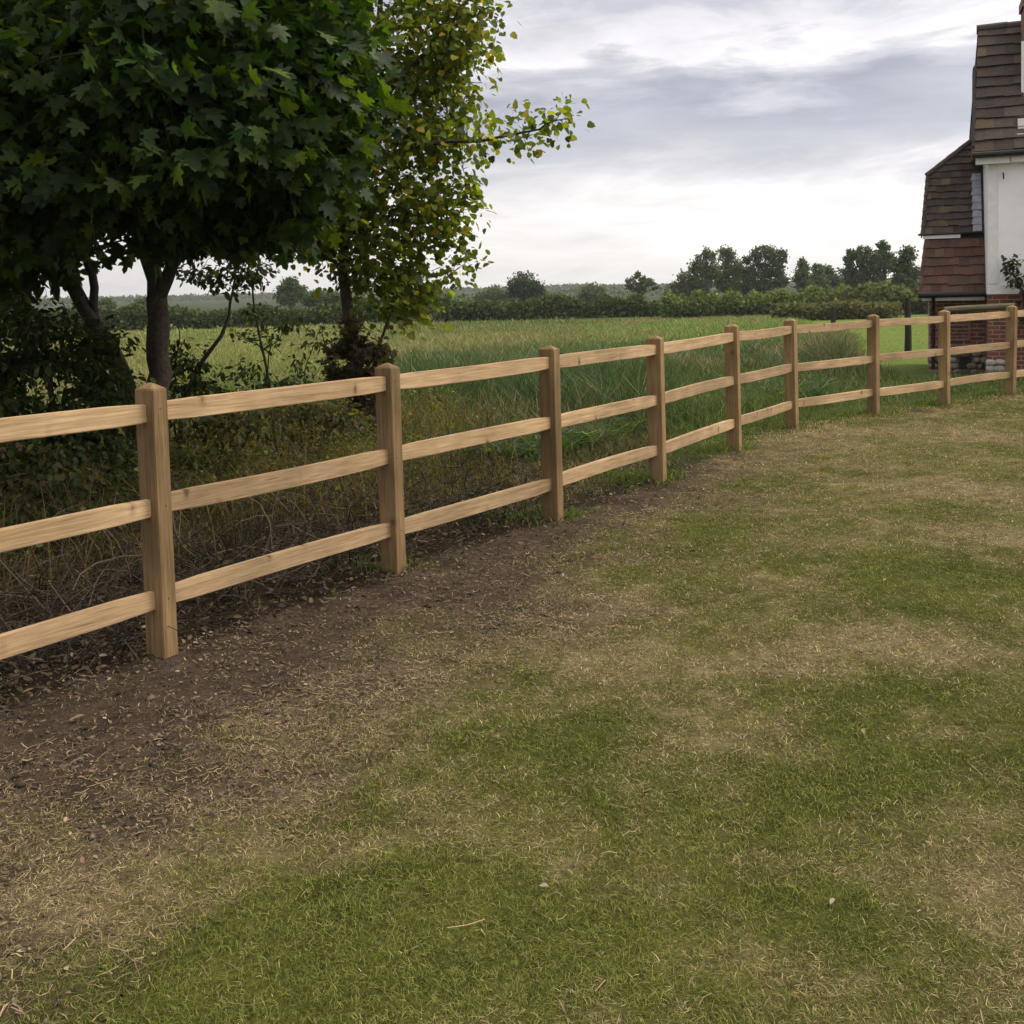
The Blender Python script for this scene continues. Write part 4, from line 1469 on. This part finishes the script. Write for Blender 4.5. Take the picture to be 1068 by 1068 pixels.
ft = []
for k in range(4):
    for q in range(3):
        q2 = (q + 1) % 3
        ft += [(k * 3 + q, k * 3 + q2, k * 3 + 3 + q2), (k * 3 + q, k * 3 + 3 + q2, k * 3 + 3 + q)]
Fa = (np.array(ft)[None] + (np.arange(n) * 15)[:, None, None]).reshape(-1, 3)
col = palette(rng, n, [(0.058, 0.043, 0.030), (0.13, 0.10, 0.07), (0.030, 0.022, 0.016)], [5, 2, 4])
bw = link('brushwood', np_mesh('brushwood', V, Fa, np.repeat(col, 15, 0)), M['straw'])
tag(bw, 'tangled dead twigs and bramble stems under the trees', 'brushwood', kind='stuff')

# leafy undergrowth and dry grass behind the near bays
n = 13000
x, y, rr = polar(rng, n * 4, 5.5, 14, -36, 6)
s = fence_s(x, y)
dens = sstep(-1.0, -2.0, s) * fbm(x * 1.2, y * 1.2, 3, 91) + sstep(-0.3, -0.9, s) * sstep(7.2, 9, y)
dens = dens * (1 - 0.45 * sstep(-1.0, -0.3, x))
keep = (s < -0.2) & (s > -7) & (rng.random(len(x)) < dens)
x, y = x[keep][:n], y[keep][:n]
n = len(x)
hmax = (0.12 + 0.85 * fbm(x * 0.8, y * 0.8, 3, 93) * sstep(-0.8, -2.2, fence_s(x, y))) * (1 - 0.5 * sstep(-1.0, -0.3, x))
P = np.stack([x, y, ground_z(x, y)], 1)
parts = []
rep = 3
Pi = np.repeat(P, rep, 0)
Pi[:, 2] += rng.random(len(Pi)) * np.repeat(hmax, rep)
Pi[:, :2] += rng.normal(0, 0.07, (len(Pi), 2))
m_ = len(Pi)
ax = unit(rng, m_)
ax[:, 2] *= 0.5
nr = unit(rng, m_) * 0.7
nr[:, 2] += 0.7
V, Fa, C = leaf_cloud('oval', Pi, ax, nr, rng.uniform(0.015, 0.050, m_), palette(rng, m_, [(0.060, 0.080, 0.024), (0.11, 0.125, 0.038), (0.20, 0.195, 0.07), (0.13, 0.092, 0.052)], [5, 4, 1.2, 3.0], 0.3))
parts.append((V, Fa, C))
hb = hmax * rng.uniform(0.6, 1.5, n)
P = np.repeat(P, 2, 0) + np.column_stack([rng.normal(0, 0.05, (2 * n, 2)), np.zeros(2 * n)])
hb = np.repeat(hb, 2) * rng.uniform(0.6, 1.3, 2 * n)
n = 2 * n
colb = palette(rng, n, [(0.09, 0.11, 0.036), (0.20, 0.155, 0.08), (0.34, 0.27, 0.15)], [4, 3, 1.3], 0.3)
parts.append(blades(rng, P, hb, rng.uniform(0.003, 0.008, n), hb * rng.uniform(0.2, 1.0, n), colb, 3, 0.8))
q = polar(rng, 5200, 6.0, 12, -36, 0)
sq = fence_s(q[0], q[1])
k = (sq < -1.1) & (sq > -4.0) & (rng.random(5200) < 0.6)
P = np.stack([q[0][k], q[1][k], ground_z(q[0][k], q[1][k])], 1)
hb = rng.uniform(0.30, 0.95, len(P))
parts.append(blades(rng, P, hb, rng.uniform(0.005, 0.010, len(P)), hb * rng.uniform(0.1, 0.7, len(P)), palette(rng, len(P), [(0.10, 0.072, 0.042), (0.19, 0.145, 0.085), (0.055, 0.045, 0.026)], [4, 2, 4]), 4, 0.5))
tx, ty = [], []
for (qx, qy), cnt in zip(POSTS[4:12], (120, 260, 420, 260, 200, 260, 260, 260)):
    tx.append(qx + rng.normal(-0.06, 0.22, cnt))
    ty.append(qy + rng.normal(0.10, 0.16, cnt))
tx, ty = np.concatenate(tx), np.concatenate(ty)
q = fence_s(tx, ty) < 0.16
tx, ty = tx[q], ty[q]
P = np.stack([tx, ty, ground_z(tx, ty) - 0.01], 1)
hb = rng.uniform(0.05, 0.20, len(tx))
parts.append(blades(rng, P, hb, rng.uniform(0.006, 0.014, len(tx)), hb * rng.uniform(0.3, 1.1, len(tx)), palette(rng, len(tx), [(0.06, 0.10, 0.025), (0.10, 0.14, 0.04), (0.20, 0.17, 0.08)], [4, 4, 1]), 3, 0.9))
V, Fa, C = cat(parts)
ug = link('undergrowth', np_mesh('undergrowth', V, Fa, C), M['small_leaf'])
tag(ug, 'low tangle of weeds and dry grass behind the fence', 'undergrowth', kind='stuff')

# meadow
n = 300000
x, y, rr = polar(rng, n, 7.5, 88, -34, 34)
s = fence_s(x, y)
ang = x / np.maximum(y, 1)
mown = sstep(0.315, 0.345, ang + 0.05 * sstep(30, 45, y)) * sstep(18, 21, y)
keep = (s < -0.12) & ((s < -1.6) | (y > 8.0)) & (rng.random(n) < np.clip(1.1 * sstep(0.0, -0.8, s), 0.1, 1)) & ~((x < 0.0) & (s > -2.5))
hx, hy = HB[0], HB[1]
keep &= ~((x > hx - 1.4) & (x < hx + 5.5) & (y > hy - 0.3) & (y < hy + 4.5))
x, y, rr, s, ang, mown = x[keep], y[keep], rr[keep], s[keep], ang[keep], mown[keep]
n = len(x)
fc = field_col(x, y) * rng.uniform(0.65, 1.45, (n, 1)) * rng.uniform(0.9, 1.1, (n, 3))
lushm = sstep(11, 13, y) * (1 - sstep(17, 20, y)) * sstep(-0.2, -0.1, ang)
hh = 0.16 + 0.14 * sstep(9, 12, y) + 0.45 * lushm * (1 - sstep(0.24, 0.32, ang))
hh = hh + 0.06 * sstep(20, 40, y)
hh = hh * (0.35 + 0.8 * fbm(x * 0.7, y * 0.7, 3, 95) + 0.6 * fbm(x * 3, y * 3, 2, 96)) * rng.uniform(0.5, 1.2, n)
scrub = np.exp(-((ang - 0.315) / 0.035) ** 2) * sstep(16.5, 19, y) * (1 - sstep(26, 29, y))
hh = hh + 0.55 * scrub * rng.uniform(0.3, 1.2, n) * (1 - mown)
fc = fc * (0.7 + 0.6 * fbm(x * 2.2, y * 2.2, 3, 94))[:, None]
fc = lerp(fc, np.array((0.15, 0.165, 0.09)) * rng.uniform(0.6, 1.3, (n, 1)), np.clip(scrub * 0.8, 0, 1))
near_fence_r = sstep(0.1, 0.2, ang) * (1 - sstep(17, 20, y))
hh = hh * (1 - 0.55 * near_fence_r) * (1 - 0.88 * mown)
hh = np.where(s > -0.7, hh * 0.5, hh)
drym = rng.random(n) < (0.10 + 0.5 * sstep(0.5, 0.65, fbm(x * 0.6, y * 0.6, 3, 97))) * (1 - mown) * (1 - 0.8 * lushm)
fc = np.where(drym[:, None], np.array((0.34, 0.27, 0.15)) * rng.uniform(0.6, 1.2, (n, 1)), fc)
P = np.stack([x, y, ground_z(x, y) - 0.02], 1)
wd = np.maximum(0.006, rr * 0.0011) * rng.uniform(0.7, 1.4, n)
V, Fa, C = blades(rng, P, hh, wd, hh * rng.uniform(0.1, 0.8, n), fc, 2, 0.4)
mg = link('meadow_grass', np_mesh('meadow_grass', V, Fa, C), M['grass'])
tag(mg, 'tall rough grass filling the field beyond the fence', 'grass', kind='stuff')

# broad strap leaved crop strip
n = 15000
x = rng.uniform(-1.9, 7.5, n)
y = rng.uniform(9.8, 17.5, n)
s = fence_s(x, y)
keep = (s < -1.3) & (rng.random(n) < sstep(0.30, 0.5, fbm(x * 0.9, y * 0.9, 3, 99)) + 0.25) & (x / y < 0.30)
x, y = x[keep], y[keep]
n = len(x)
rep = 5
xi, yi = np.repeat(x, rep) + rng.normal(0, 0.05, n * rep), np.repeat(y, rep) + rng.normal(0, 0.05, n * rep)
hh = rng.uniform(0.22, 0.56, n * rep) * (0.6 + 0.7 * fbm(xi * 0.6, yi * 0.6, 2, 98))
P = np.stack([xi, yi, ground_z(xi, yi) - 0.02], 1)
col = palette(rng, n * rep, [(0.034, 0.070, 0.022), (0.062, 0.105, 0.034), (0.20, 0.23, 0.10)], [4, 4, 0.8], 0.3)
V, Fa, C = blades(rng, P, hh, rng.uniform(0.015, 0.032, n * rep), hh * rng.uniform(0.4, 1.2, n * rep), col, 4, 1.1)
cp = link('green_crop', np_mesh('green_crop', V, Fa, C), M['small_leaf'])
tag(cp, 'dark green strap-leaved growth just beyond the fence', 'crop', kind='stuff')

# ------------------------------------------------------------------ hedges, far trees
def leaf_mass(name, P, size, col, rng, label=None, cat_=None, kind=None, base=None, group=None, up=0.5):
    n = len(P)
    ax = unit(rng, n)
    nr = unit(rng, n)
    nr[:, 2] += up
    V, Fa, C = leaf_cloud('quad', P, ax, nr, size, col)
    b = np.array(base if base is not None else P.mean(0), float)
    o = link(name, np_mesh(name, V - b, Fa, C), M['far_leaf'], None, b)
    return tag(o, label, cat_, group, kind)


def hedge(px0, px1, Y0, Y1, h, th, n, cols, wts, size, seed, label):
    rng = np.random.default_rng(seed)
    a, b = at(px0, 330, Y0), at(px1, 330, Y1)
    t = rng.random(n)
    top = h * (0.55 + 0.85 * fbm(t * 24, t * 0 + seed, 4, seed) + 0.18 * (fbm(t * 160, t * 0, 2, seed + 3) - 0.5))
    zf = rng.random(n) ** 0.75
    prof = np.sqrt(np.clip(1 - np.clip((zf - 0.55) / 0.5, 0, 1) ** 2, 0, 1))
    off = rng.uniform(-1, 1, n)
    off = np.sign(off) * np.abs(off) ** 0.5 * th / 2 * prof
    d = (b - a)[:2] / np.linalg.norm((b - a)[:2])
    x = a[0] + (b[0] - a[0]) * t - d[1] * off
    y = a[1] + (b[1] - a[1]) * t + d[0] * off
    P = np.stack([x, y, ground_z(x, y) + zf * top], 1)
    base = np.array([(a[0] + b[0]) / 2, (a[1] + b[1]) / 2, 0.0])
    base[2] = gz1(base[0], base[1])
    return leaf_mass('hedge', P, size * rng.uniform(0.6, 1.4, n), palette(rng, n, cols, wts, 0.35), rng, label, 'hedge', None, base)


HD = [(0.036, 0.056, 0.020), (0.064, 0.092, 0.030), (0.11, 0.135, 0.046)]
hedge(-260, 470, 86, 92, 1.95, 2.6, 22000, HD, [4, 4, 1], 0.30, 201, 'long clipped dark hedge crossing the field behind the trees at left')
hedge(462, 745, 93, 96, 1.75, 2.6, 12000, HD, [4, 4, 2], 0.30, 202, 'dark shaggy hedge below the round oak and the far hill')
hedge(690, 880, 84, 82, 2.0, 3.4, 17000, [(0.062, 0.09, 0.028), (0.115, 0.155, 0.046), (0.18, 0.21, 0.072)], [3, 4, 3], 0.24, 203, 'pale green bushy hedge in front of the tall tree group')
hedge(860, 1010, 78, 72, 1.9, 3.2, 9000, [(0.06, 0.08, 0.03), (0.11, 0.135, 0.05), (0.16, 0.175, 0.07)], [3, 4, 2], 0.28, 204, 'green hedge running behind the cottage from the right hand trees')
hedge(812, 935, 64, 60, 0.95, 2.6, 5200, [(0.10, 0.10, 0.045), (0.16, 0.145, 0.075), (0.07, 0.08, 0.03)], [3, 3, 2], 0.22, 205, 'low scrubby bank of tan and green weeds edging the mown paddock')

FAR_G = 'trees along the far field edge'


def far_tree(px, ytop, Y, blobs, label, seed, cols, n=2200, size=0.42,  wts=(4, 3, 1.2), name='field_tree', trunk_r=0.28, gap=1.0, bx=None):
    """blobs in photo pixels: (px, py, rx, ry); depth comes out as deep as they are wide"""
    rng = np.random.default_rng(seed)
    n, size, gap = int(n * 1.7), size * 0.82, gap * 1.12
    k = Y / F_PX
    x0 = at(bx if bx else px, 330, Y)[0]
    zb = gz1(x0, Y)
    base = np.array([x0, Y, zb])
    root = empty(name, base)
    tag(root, label, 'tree', FAR_G)
    tot = sum(b[2] * b[3] for b in blobs)
    Ps, limbs = [], []
    top = at(px, ytop, Y)
    mid = np.array([x0, Y, zb + 0.35 * (top[2] - zb)])
    m = MB()
    br = (0.05, 0.043, 0.036)
    m.tube(curve([base - [0, 0, 0.3], mid, (mid + top) / 2], 6), [trunk_r, trunk_r * 0.75, trunk_r * 0.35], 7, br)
    for (bx_, by_, rx, ry) in blobs:
        c = at(bx_, by_, Y + rng.uniform(-0.3, 0.3) * rx * k)
        nb = max(8, int(n * rx * ry / tot))
        # the blob is made of small sprays so that sky shows between them
        ns = max(4, int(nb / 26))
        u = unit(rng, ns) * rng.uniform(0.35, 1.0, (ns, 1)) ** 0.5
        cs = c + u * np.array([rx, rx, ry]) * k
        idx = rng.integers(0, ns, nb)
        sp = 0.30 * (rx + ry) / 2 * k * gap
        Ps.append(cs[idx] + rng.normal(0, 1, (nb, 3)) * sp * np.array([0.75, 0.75, 0.6]))
        m.tube(curve([mid, (mid + c) / 2 + rng.normal(0, 0.2, 3), c], 5), [trunk_r * 0.5, trunk_r * 0.3, trunk_r * 0.1], 5, br)
        for q in cs[:6]:
            m.tube([c, (c + q) / 2 + rng.normal(0, 0.05, 3), q], [trunk_r * 0.16, trunk_r * 0.1, 0.02], 4, br)
    mo = m
    mo.v = [tuple(np.array(p) - base) for p in mo.v]
    mo.build('trunk', M['bark'], root)
    P = np.vstack(Ps)
    P[:, 2] = np.maximum(P[:, 2], zb + 0.2)
    nn = len(P)
    ax, nr = unit(rng, nn), unit(rng, nn)
    nr[:, 2] += 0.6
    V, Fa, C = leaf_cloud('quad', P, ax, nr, size * rng.uniform(0.6, 1.3, nn), palette(rng, nn, cols, wts, 0.3))
    link('crown', np_mesh('crown', V - base, Fa, C), M['far_leaf'], root)
    return root


FD = [(0.040, 0.066, 0.026), (0.070, 0.102, 0.038), (0.11, 0.14, 0.056)]
FP = [(0.080, 0.10, 0.050), (0.115, 0.135, 0.07), (0.15, 0.17, 0.088)]
FM = [(0.060, 0.086, 0.036), (0.10, 0.130, 0.055), (0.145, 0.175, 0.075)]
far_tree(547, 285, 170, [(547, 296, 15, 10), (538, 302, 10, 8), (556, 303, 11, 8), (547, 308, 14, 7)], 'round dark oak standing alone left of the far hill', 301, [(0.026, 0.042, 0.016), (0.042, 0.062, 0.023), (0.065, 0.085, 0.033)], 3200, 0.45, name='oak_tree')
far_tree(515, 299, 185, [(515, 307, 14, 7), (503, 311, 9, 5), (527, 310, 9, 6)], 'low spreading tree immediately left of the round dark oak', 302, FM, 1500, 0.5)
far_tree(619, 297, 150, [(619, 306, 12, 8), (612, 312, 10, 6), (628, 312, 8, 6)], 'rounded grey-green tree on the right shoulder of the far hill', 303, FP, 1600, 0.42)
far_tree(667, 283, 160, [(667, 289, 8, 5), (658, 296, 7, 5), (676, 296, 8, 5), (667, 300, 6, 5), (684, 300, 4, 2.5)], 'small airy tree standing alone with sky showing through its crown', 304, FM, 900, 0.42, gap=0.6, trunk_r=0.2)
far_tree(715, 285, 150, [(716, 292, 9, 8), (708, 301, 9, 7), (722, 303, 10, 8), (700, 308, 8, 5)], 'pale bushy tree at the left foot of the tall tree group', 305, FP, 1700, 0.42)
far_tree(738, 260, 150, [(736, 268, 8, 8), (730, 280, 9, 9), (741, 284, 10, 10), (732, 296, 12, 8)], 'tall grey-green tree first in the tall group', 306, FM, 2400, 0.42)
far_tree(757, 258, 152, [(757, 266, 8, 8), (764, 278, 9, 9), (752, 285, 9, 9), (760, 298, 12, 8)], 'tall grey-green tree second in the tall group, touching its neighbour', 307, FM, 2400, 0.42)
far_tree(776, 275, 156, [(777, 283, 10, 7), (776, 294, 12, 8), (784, 300, 10, 7)], 'darker low tree filling the dip of the tall tree group', 308, FD, 1700, 0.42)
far_tree(797, 257, 150, [(797, 264, 13, 7), (784, 270, 8, 6), (812, 268, 9, 7), (806, 279, 11, 8), (792, 282, 11, 8), (814, 290, 9, 8), (797, 296, 12, 7)], 'broad flat-topped dark tree, widest of the tall group', 309, FD, 3400, 0.42, gap=0.85)
far_tree(838, 271, 150, [(838, 277, 5, 7), (836, 288, 8, 8), (842, 298, 9, 8)], 'narrow pointed tree right of the broad flat-topped tree', 310, FM, 1500, 0.42)
far_tree(852, 275, 152, [(853, 282, 6, 6), (852, 292, 8, 8), (858, 302, 9, 6)], 'narrow tree next to the right of the pointed one', 311, FM, 1300, 0.42)
far_tree(866, 277, 156, [(864, 285, 6, 7), (870, 293, 8, 8), (866, 303, 9, 6)], 'small ragged tree between the narrow trees and the right hand clump', 312, FD, 1300, 0.42)
far_tree(902, 256, 130, [(902, 263, 8, 7), (890, 272, 8, 8), (906, 276, 10, 9), (885, 286, 10, 8), (898, 292, 13, 9), (915, 266, 6, 6), (886, 266, 5, 5)], 'dark ragged tree with open top in the right hand clump', 313, FD, 3000, 0.38, gap=0.75)
far_tree(922, 253, 128, [(921, 258, 6, 6), (925, 270, 8, 8), (918, 282, 9, 9), (912, 298, 10, 8)], 'tallest dark tree of the right hand clump', 314, FD, 2200, 0.38, gap=0.8)
far_tree(943, 258, 110, [(946, 266, 8, 8), (938, 278, 9, 9), (950, 284, 9, 10), (942, 298, 13, 10), (938, 312, 12, 8)], 'dense dark green tree closest to the cottage roof', 315, FD, 3200, 0.33)
far_tree(908, 300, 112, [(908, 307, 10, 7), (900, 313, 9, 5), (918, 314, 9, 6)], 'low green bush tree under the right hand clump', 316, FM, 1300, 0.32, trunk_r=0.12)
far_tree(110, 312, 150, [(110, 316, 6, 4), (114, 321, 8, 4)], 'small far tree seen through the gap between the two left trunks', 317, FM, 700, 0.4, trunk_r=0.2)
far_tree(303, 288, 150, [(303, 295, 8, 6), (298, 303, 9, 6), (310, 304, 10, 6), (302, 311, 14, 6)], 'far tree rising above the hedge between sapling and slender tree', 318, FD, 1700, 0.42)
far_tree(335, 303, 165, [(335, 309, 14, 6), (350, 313, 12, 5), (322, 313, 10, 5)], 'low far tree on the hedge line just left of the slender trunk', 319, FD, 1500, 0.45)
far_tree(150, 312, 165, [(150, 317, 8, 5), (141, 321, 7, 4)], 'small far tree just left of the maple trunk', 320, FM, 800, 0.42, trunk_r=0.2)

# far-off woods on the horizon
rng = np.random.default_rng(400)
Pw, Sw = [], []
for bi, (bd, hb, pat) in enumerate(((290, 2.2, 0.56), (420, 2.6, 0.5), (580, 2.8, 0.42), (780, 3.2, 0.0), (1050, 3.6, 0.0))):
    n = 7000
    a = np.radians(rng.uniform(-34, 31, n))
    band = bd + rng.normal(0, 8, n) + 40 * (fbm(a * 9, a * 0 + bi, 2, 405) - 0.5)
    on = sstep(pat, pat + 0.12, fbm(a * 11, a * 0 + bi * 3.7, 3, 401)) if pat else np.ones(n)
    hgt = hb * (0.55 + 0.9 * fbm(a * (22000 / bd), a * 0 + bi, 3, 403)) * on
    hgt = hgt * (1 + 0.45 * np.exp(-((np.degrees(a) - 3.7) / 1.6) ** 2))
    x, y = band * np.sin(a), band * np.cos(a)
    q = on > 0.25
    Pw.append(np.stack([x, y, ground_z(x, y) + hgt * rng.random(n) ** 0.6], 1)[q])
    Sw.append(rng.uniform(0.8, 1.5, n)[q] * (bd / 420.0) ** 0.9)
P, Sw = np.vstack(Pw), np.concatenate(Sw)
n = len(P)
dw = leaf_mass('distant_woodland', P, Sw, palette(rng, n, [(0.050, 0.070, 0.032), (0.078, 0.102, 0.044)], [1, 1], 0.25), rng,
               'far-off woods in a thin dark line on the horizon', 'woodland', 'stuff')

# air: far things fade a little
m = MB()
m.box((-1900, -40, -8.0), (1900, 2600, 45.0))
hz = bpy.data.materials.new('haze_air')
hz.use_nodes = True
t = hz.node_tree
for n_ in list(t.nodes):
    if n_.type != 'OUTPUT_MATERIAL':
        t.nodes.remove(n_)
pv = N(t, 'ShaderNodeVolumePrincipled')
pv.inputs['Color'].default_value = (0.86, 0.89, 0.93, 1)
pv.inputs['Density'].default_value = 0.00028
pv.inputs['Anisotropy'].default_value = 0.3
t.links.new(pv.outputs[0], t.nodes['Material Output'].inputs['Volume'])
hzo = m.build('haze', hz)
tag(hzo, kind='stuff')

# ------------------------------------------------------------------ small things
m = MB()
p = at(947, 372, 24.0)
p[2] = gz1(p[0], p[1])
m.tube([(0, 0, -0.2), (0.01, 0, 0.5), (-0.005, 0.01, 1.0), (-0.01, 0, 1.28)], [0.085, 0.075, 0.07, 0.055], 9)
dp = m.build('weathered_post', M['dark_post'], None, loc=p)
tag(dp, 'thick blackened old post standing in the paddock left of the cottage', 'post')
m = MB()
p = at(869, 350, 45.0)
p[2] = gz1(p[0], p[1])
m.tube([(0, 0, -0.2), (0.02, 0, 0.5), (0, 0, 0.85)], [0.12, 0.10, 0.09], 7)
sp_ = m.build('old_stump', M['dark_post'], None, loc=p)
tag(sp_, 'short dark stump at the edge of the far paddock', 'stump')

# mossy old barrier behind the last bays
p0, p1 = at(985, 323, 16.1), at(1058, 319, 15.9)
ctr = (p0 + p1) / 2
orf = empty('old_rail_barrier', (ctr[0], ctr[1], gz1(ctr[0], ctr[1])))
tag(orf, 'mossy grey old rail on two stakes between fence and cottage', 'barrier')
ob = np.array(orf.location)
L = np.linalg.norm(p1 - p0)
m = MB()
m.tube([(-L / 2, 0, 0), (-L / 6, 0, 0.002), (L / 6, 0, -0.002), (L / 2, 0, 0)], [0.046, 0.05, 0.05, 0.047], 9)
o = m.build('rail', M['old'], orf)
o.location = ctr - ob
o.rotation_euler = (0, -math.atan2(p1[2] - p0[2], math.hypot(*(p1 - p0)[:2])), math.atan2(p1[1] - p0[1], p1[0] - p0[0]))
for q in (p0, p1):
    m = MB()
    zt = q[2] - 0.03
    m.tube([(0, 0, -zt - 0.1 + gz1(q[0], q[1])), (0, 0, 0)], [0.045, 0.04], 8)
    o = m.build('stake', M['old'], orf)
    o.location = np.array([q[0], q[1], zt]) + np.array([0, 0.09, 0]) - ob

# climbing rose on the cottage
cr, sr = math.cos(HROT), math.sin(HROT)


def hw(u, v, w_):
    return np.array([HB[0] + u * cr - v * sr, HB[1] + u * sr + v * cr, HB[2] + w_])


rb = hw(0.75, -0.35, 0.0)
rb[2] = gz1(rb[0], rb[1])
tree('climbing_rose', rb, [([rb - [0, 0, 0.05], hw(0.7, -0.2, 0.8), hw(0.5, -0.2, 1.5), hw(0.36, -0.2, 1.9), hw(0.33, -0.2, 2.05)], 0.025, 0.006),
                           ([rb - [0, 0, 0.05], hw(0.9, -0.2, 0.9), hw(1.1, -0.2, 1.5)], 0.022, 0.006),
                           ([hw(0.38, -0.2, 1.8), hw(0.5, -0.22, 1.95), hw(0.62, -0.24, 2.12)], 0.007, 0.003)],
     [(hw(0.75, -0.28, 1.25), (0.42, 0.16, 0.42), 46), (hw(0.38, -0.22, 1.75), (0.09, 0.1, 0.28), 14), (hw(1.3, -0.28, 1.3), (0.5, 0.16, 0.5), 40), (hw(0.28, -0.2, 1.9), (0.06, 0.08, 0.05), 2), (hw(0.55, -0.22, 2.0), (0.06, 0.05, 0.07), 2)],
     'oval', 0.075, [(0.030, 0.036, 0.016), (0.06, 0.05, 0.026), (0.10, 0.095, 0.05)], [4, 3, 1], 12, 0.13, 61,
     'dark climbing rose trained on the brick wall of the cottage', 'climbing plant', mat='small_leaf', twig=0.003, flat=0.9)

# single fallen leaves one can pick out on the ground
LEAF_SPOTS = [(28, 800, 0.055, 0.4, (0.42, 0.33, 0.24), 'largest pale curled leaf on the bare soil at the left edge'),
              (88, 752, 0.045, 2.0, (0.34, 0.24, 0.15), 'tan leaf on the bare soil above the large pale one'),
              (306, 880, 0.032, 1.0, (0.42, 0.36, 0.26), 'small pale leaf on dry grass below the bare soil'),
              (215, 752, 0.05, 0.2, (0.05, 0.035, 0.028), 'dark curled leaf on the bare soil below the nearest post'),
              (572, 933, 0.022, 1.3, (0.45, 0.42, 0.36), 'tiny whitish leaf in the lawn at bottom centre'),
              (677, 832, 0.024, 0.5, (0.04, 0.032, 0.025), 'dark little leaf lying in green lawn right of centre'),
              (870, 946, 0.020, 2.4, (0.5, 0.46, 0.4), 'whitish leaf speck in the lawn low at right'),
              (900, 766, 0.024, 2.9, (0.45, 0.4, 0.3), 'pale leaf in the lawn right of the dry patch'),
              (556, 708, 0.035, 0.9, (0.055, 0.04, 0.03), 'dark leaf at the edge of the brown worn strip'),
              (300, 703, 0.028, 0.3, (0.40, 0.33, 0.24), 'pale leaf on the soil right of the nearest post')]
rng = np.random.default_rng(77)
Tm, Fm = leaf_template('oval')
for px, py, sz, an, cc, lab in LEAF_SPOTS:
    g = gnd(px, py)
    z = gz1(g[0], g[1]) + 0.022
    V = Tm * np.array([sz * 1.1, sz * 1.2, sz * 2.0])
    V = np.vstack([V, V + [0, 0, -0.0015]])
    V[:, :2] += rng.normal(0, sz * 0.04, (len(V), 2))
    k = len(Tm)
    Fa = np.vstack([Fm, Fm[:, ::-1] + k])
    o = link('fallen_leaf', np_mesh('fallen_leaf', V, Fa, np.tile(np.array(cc) * np.array((0.60, 0.54, 0.42)), (2 * k, 1))), M['straw'], None, (g[0], g[1], z))
    o.rotation_euler = (rng.normal(0, 0.15), rng.normal(0, 0.15), an)
    tag(o, lab, 'leaf', 'fallen leaves on the ground')
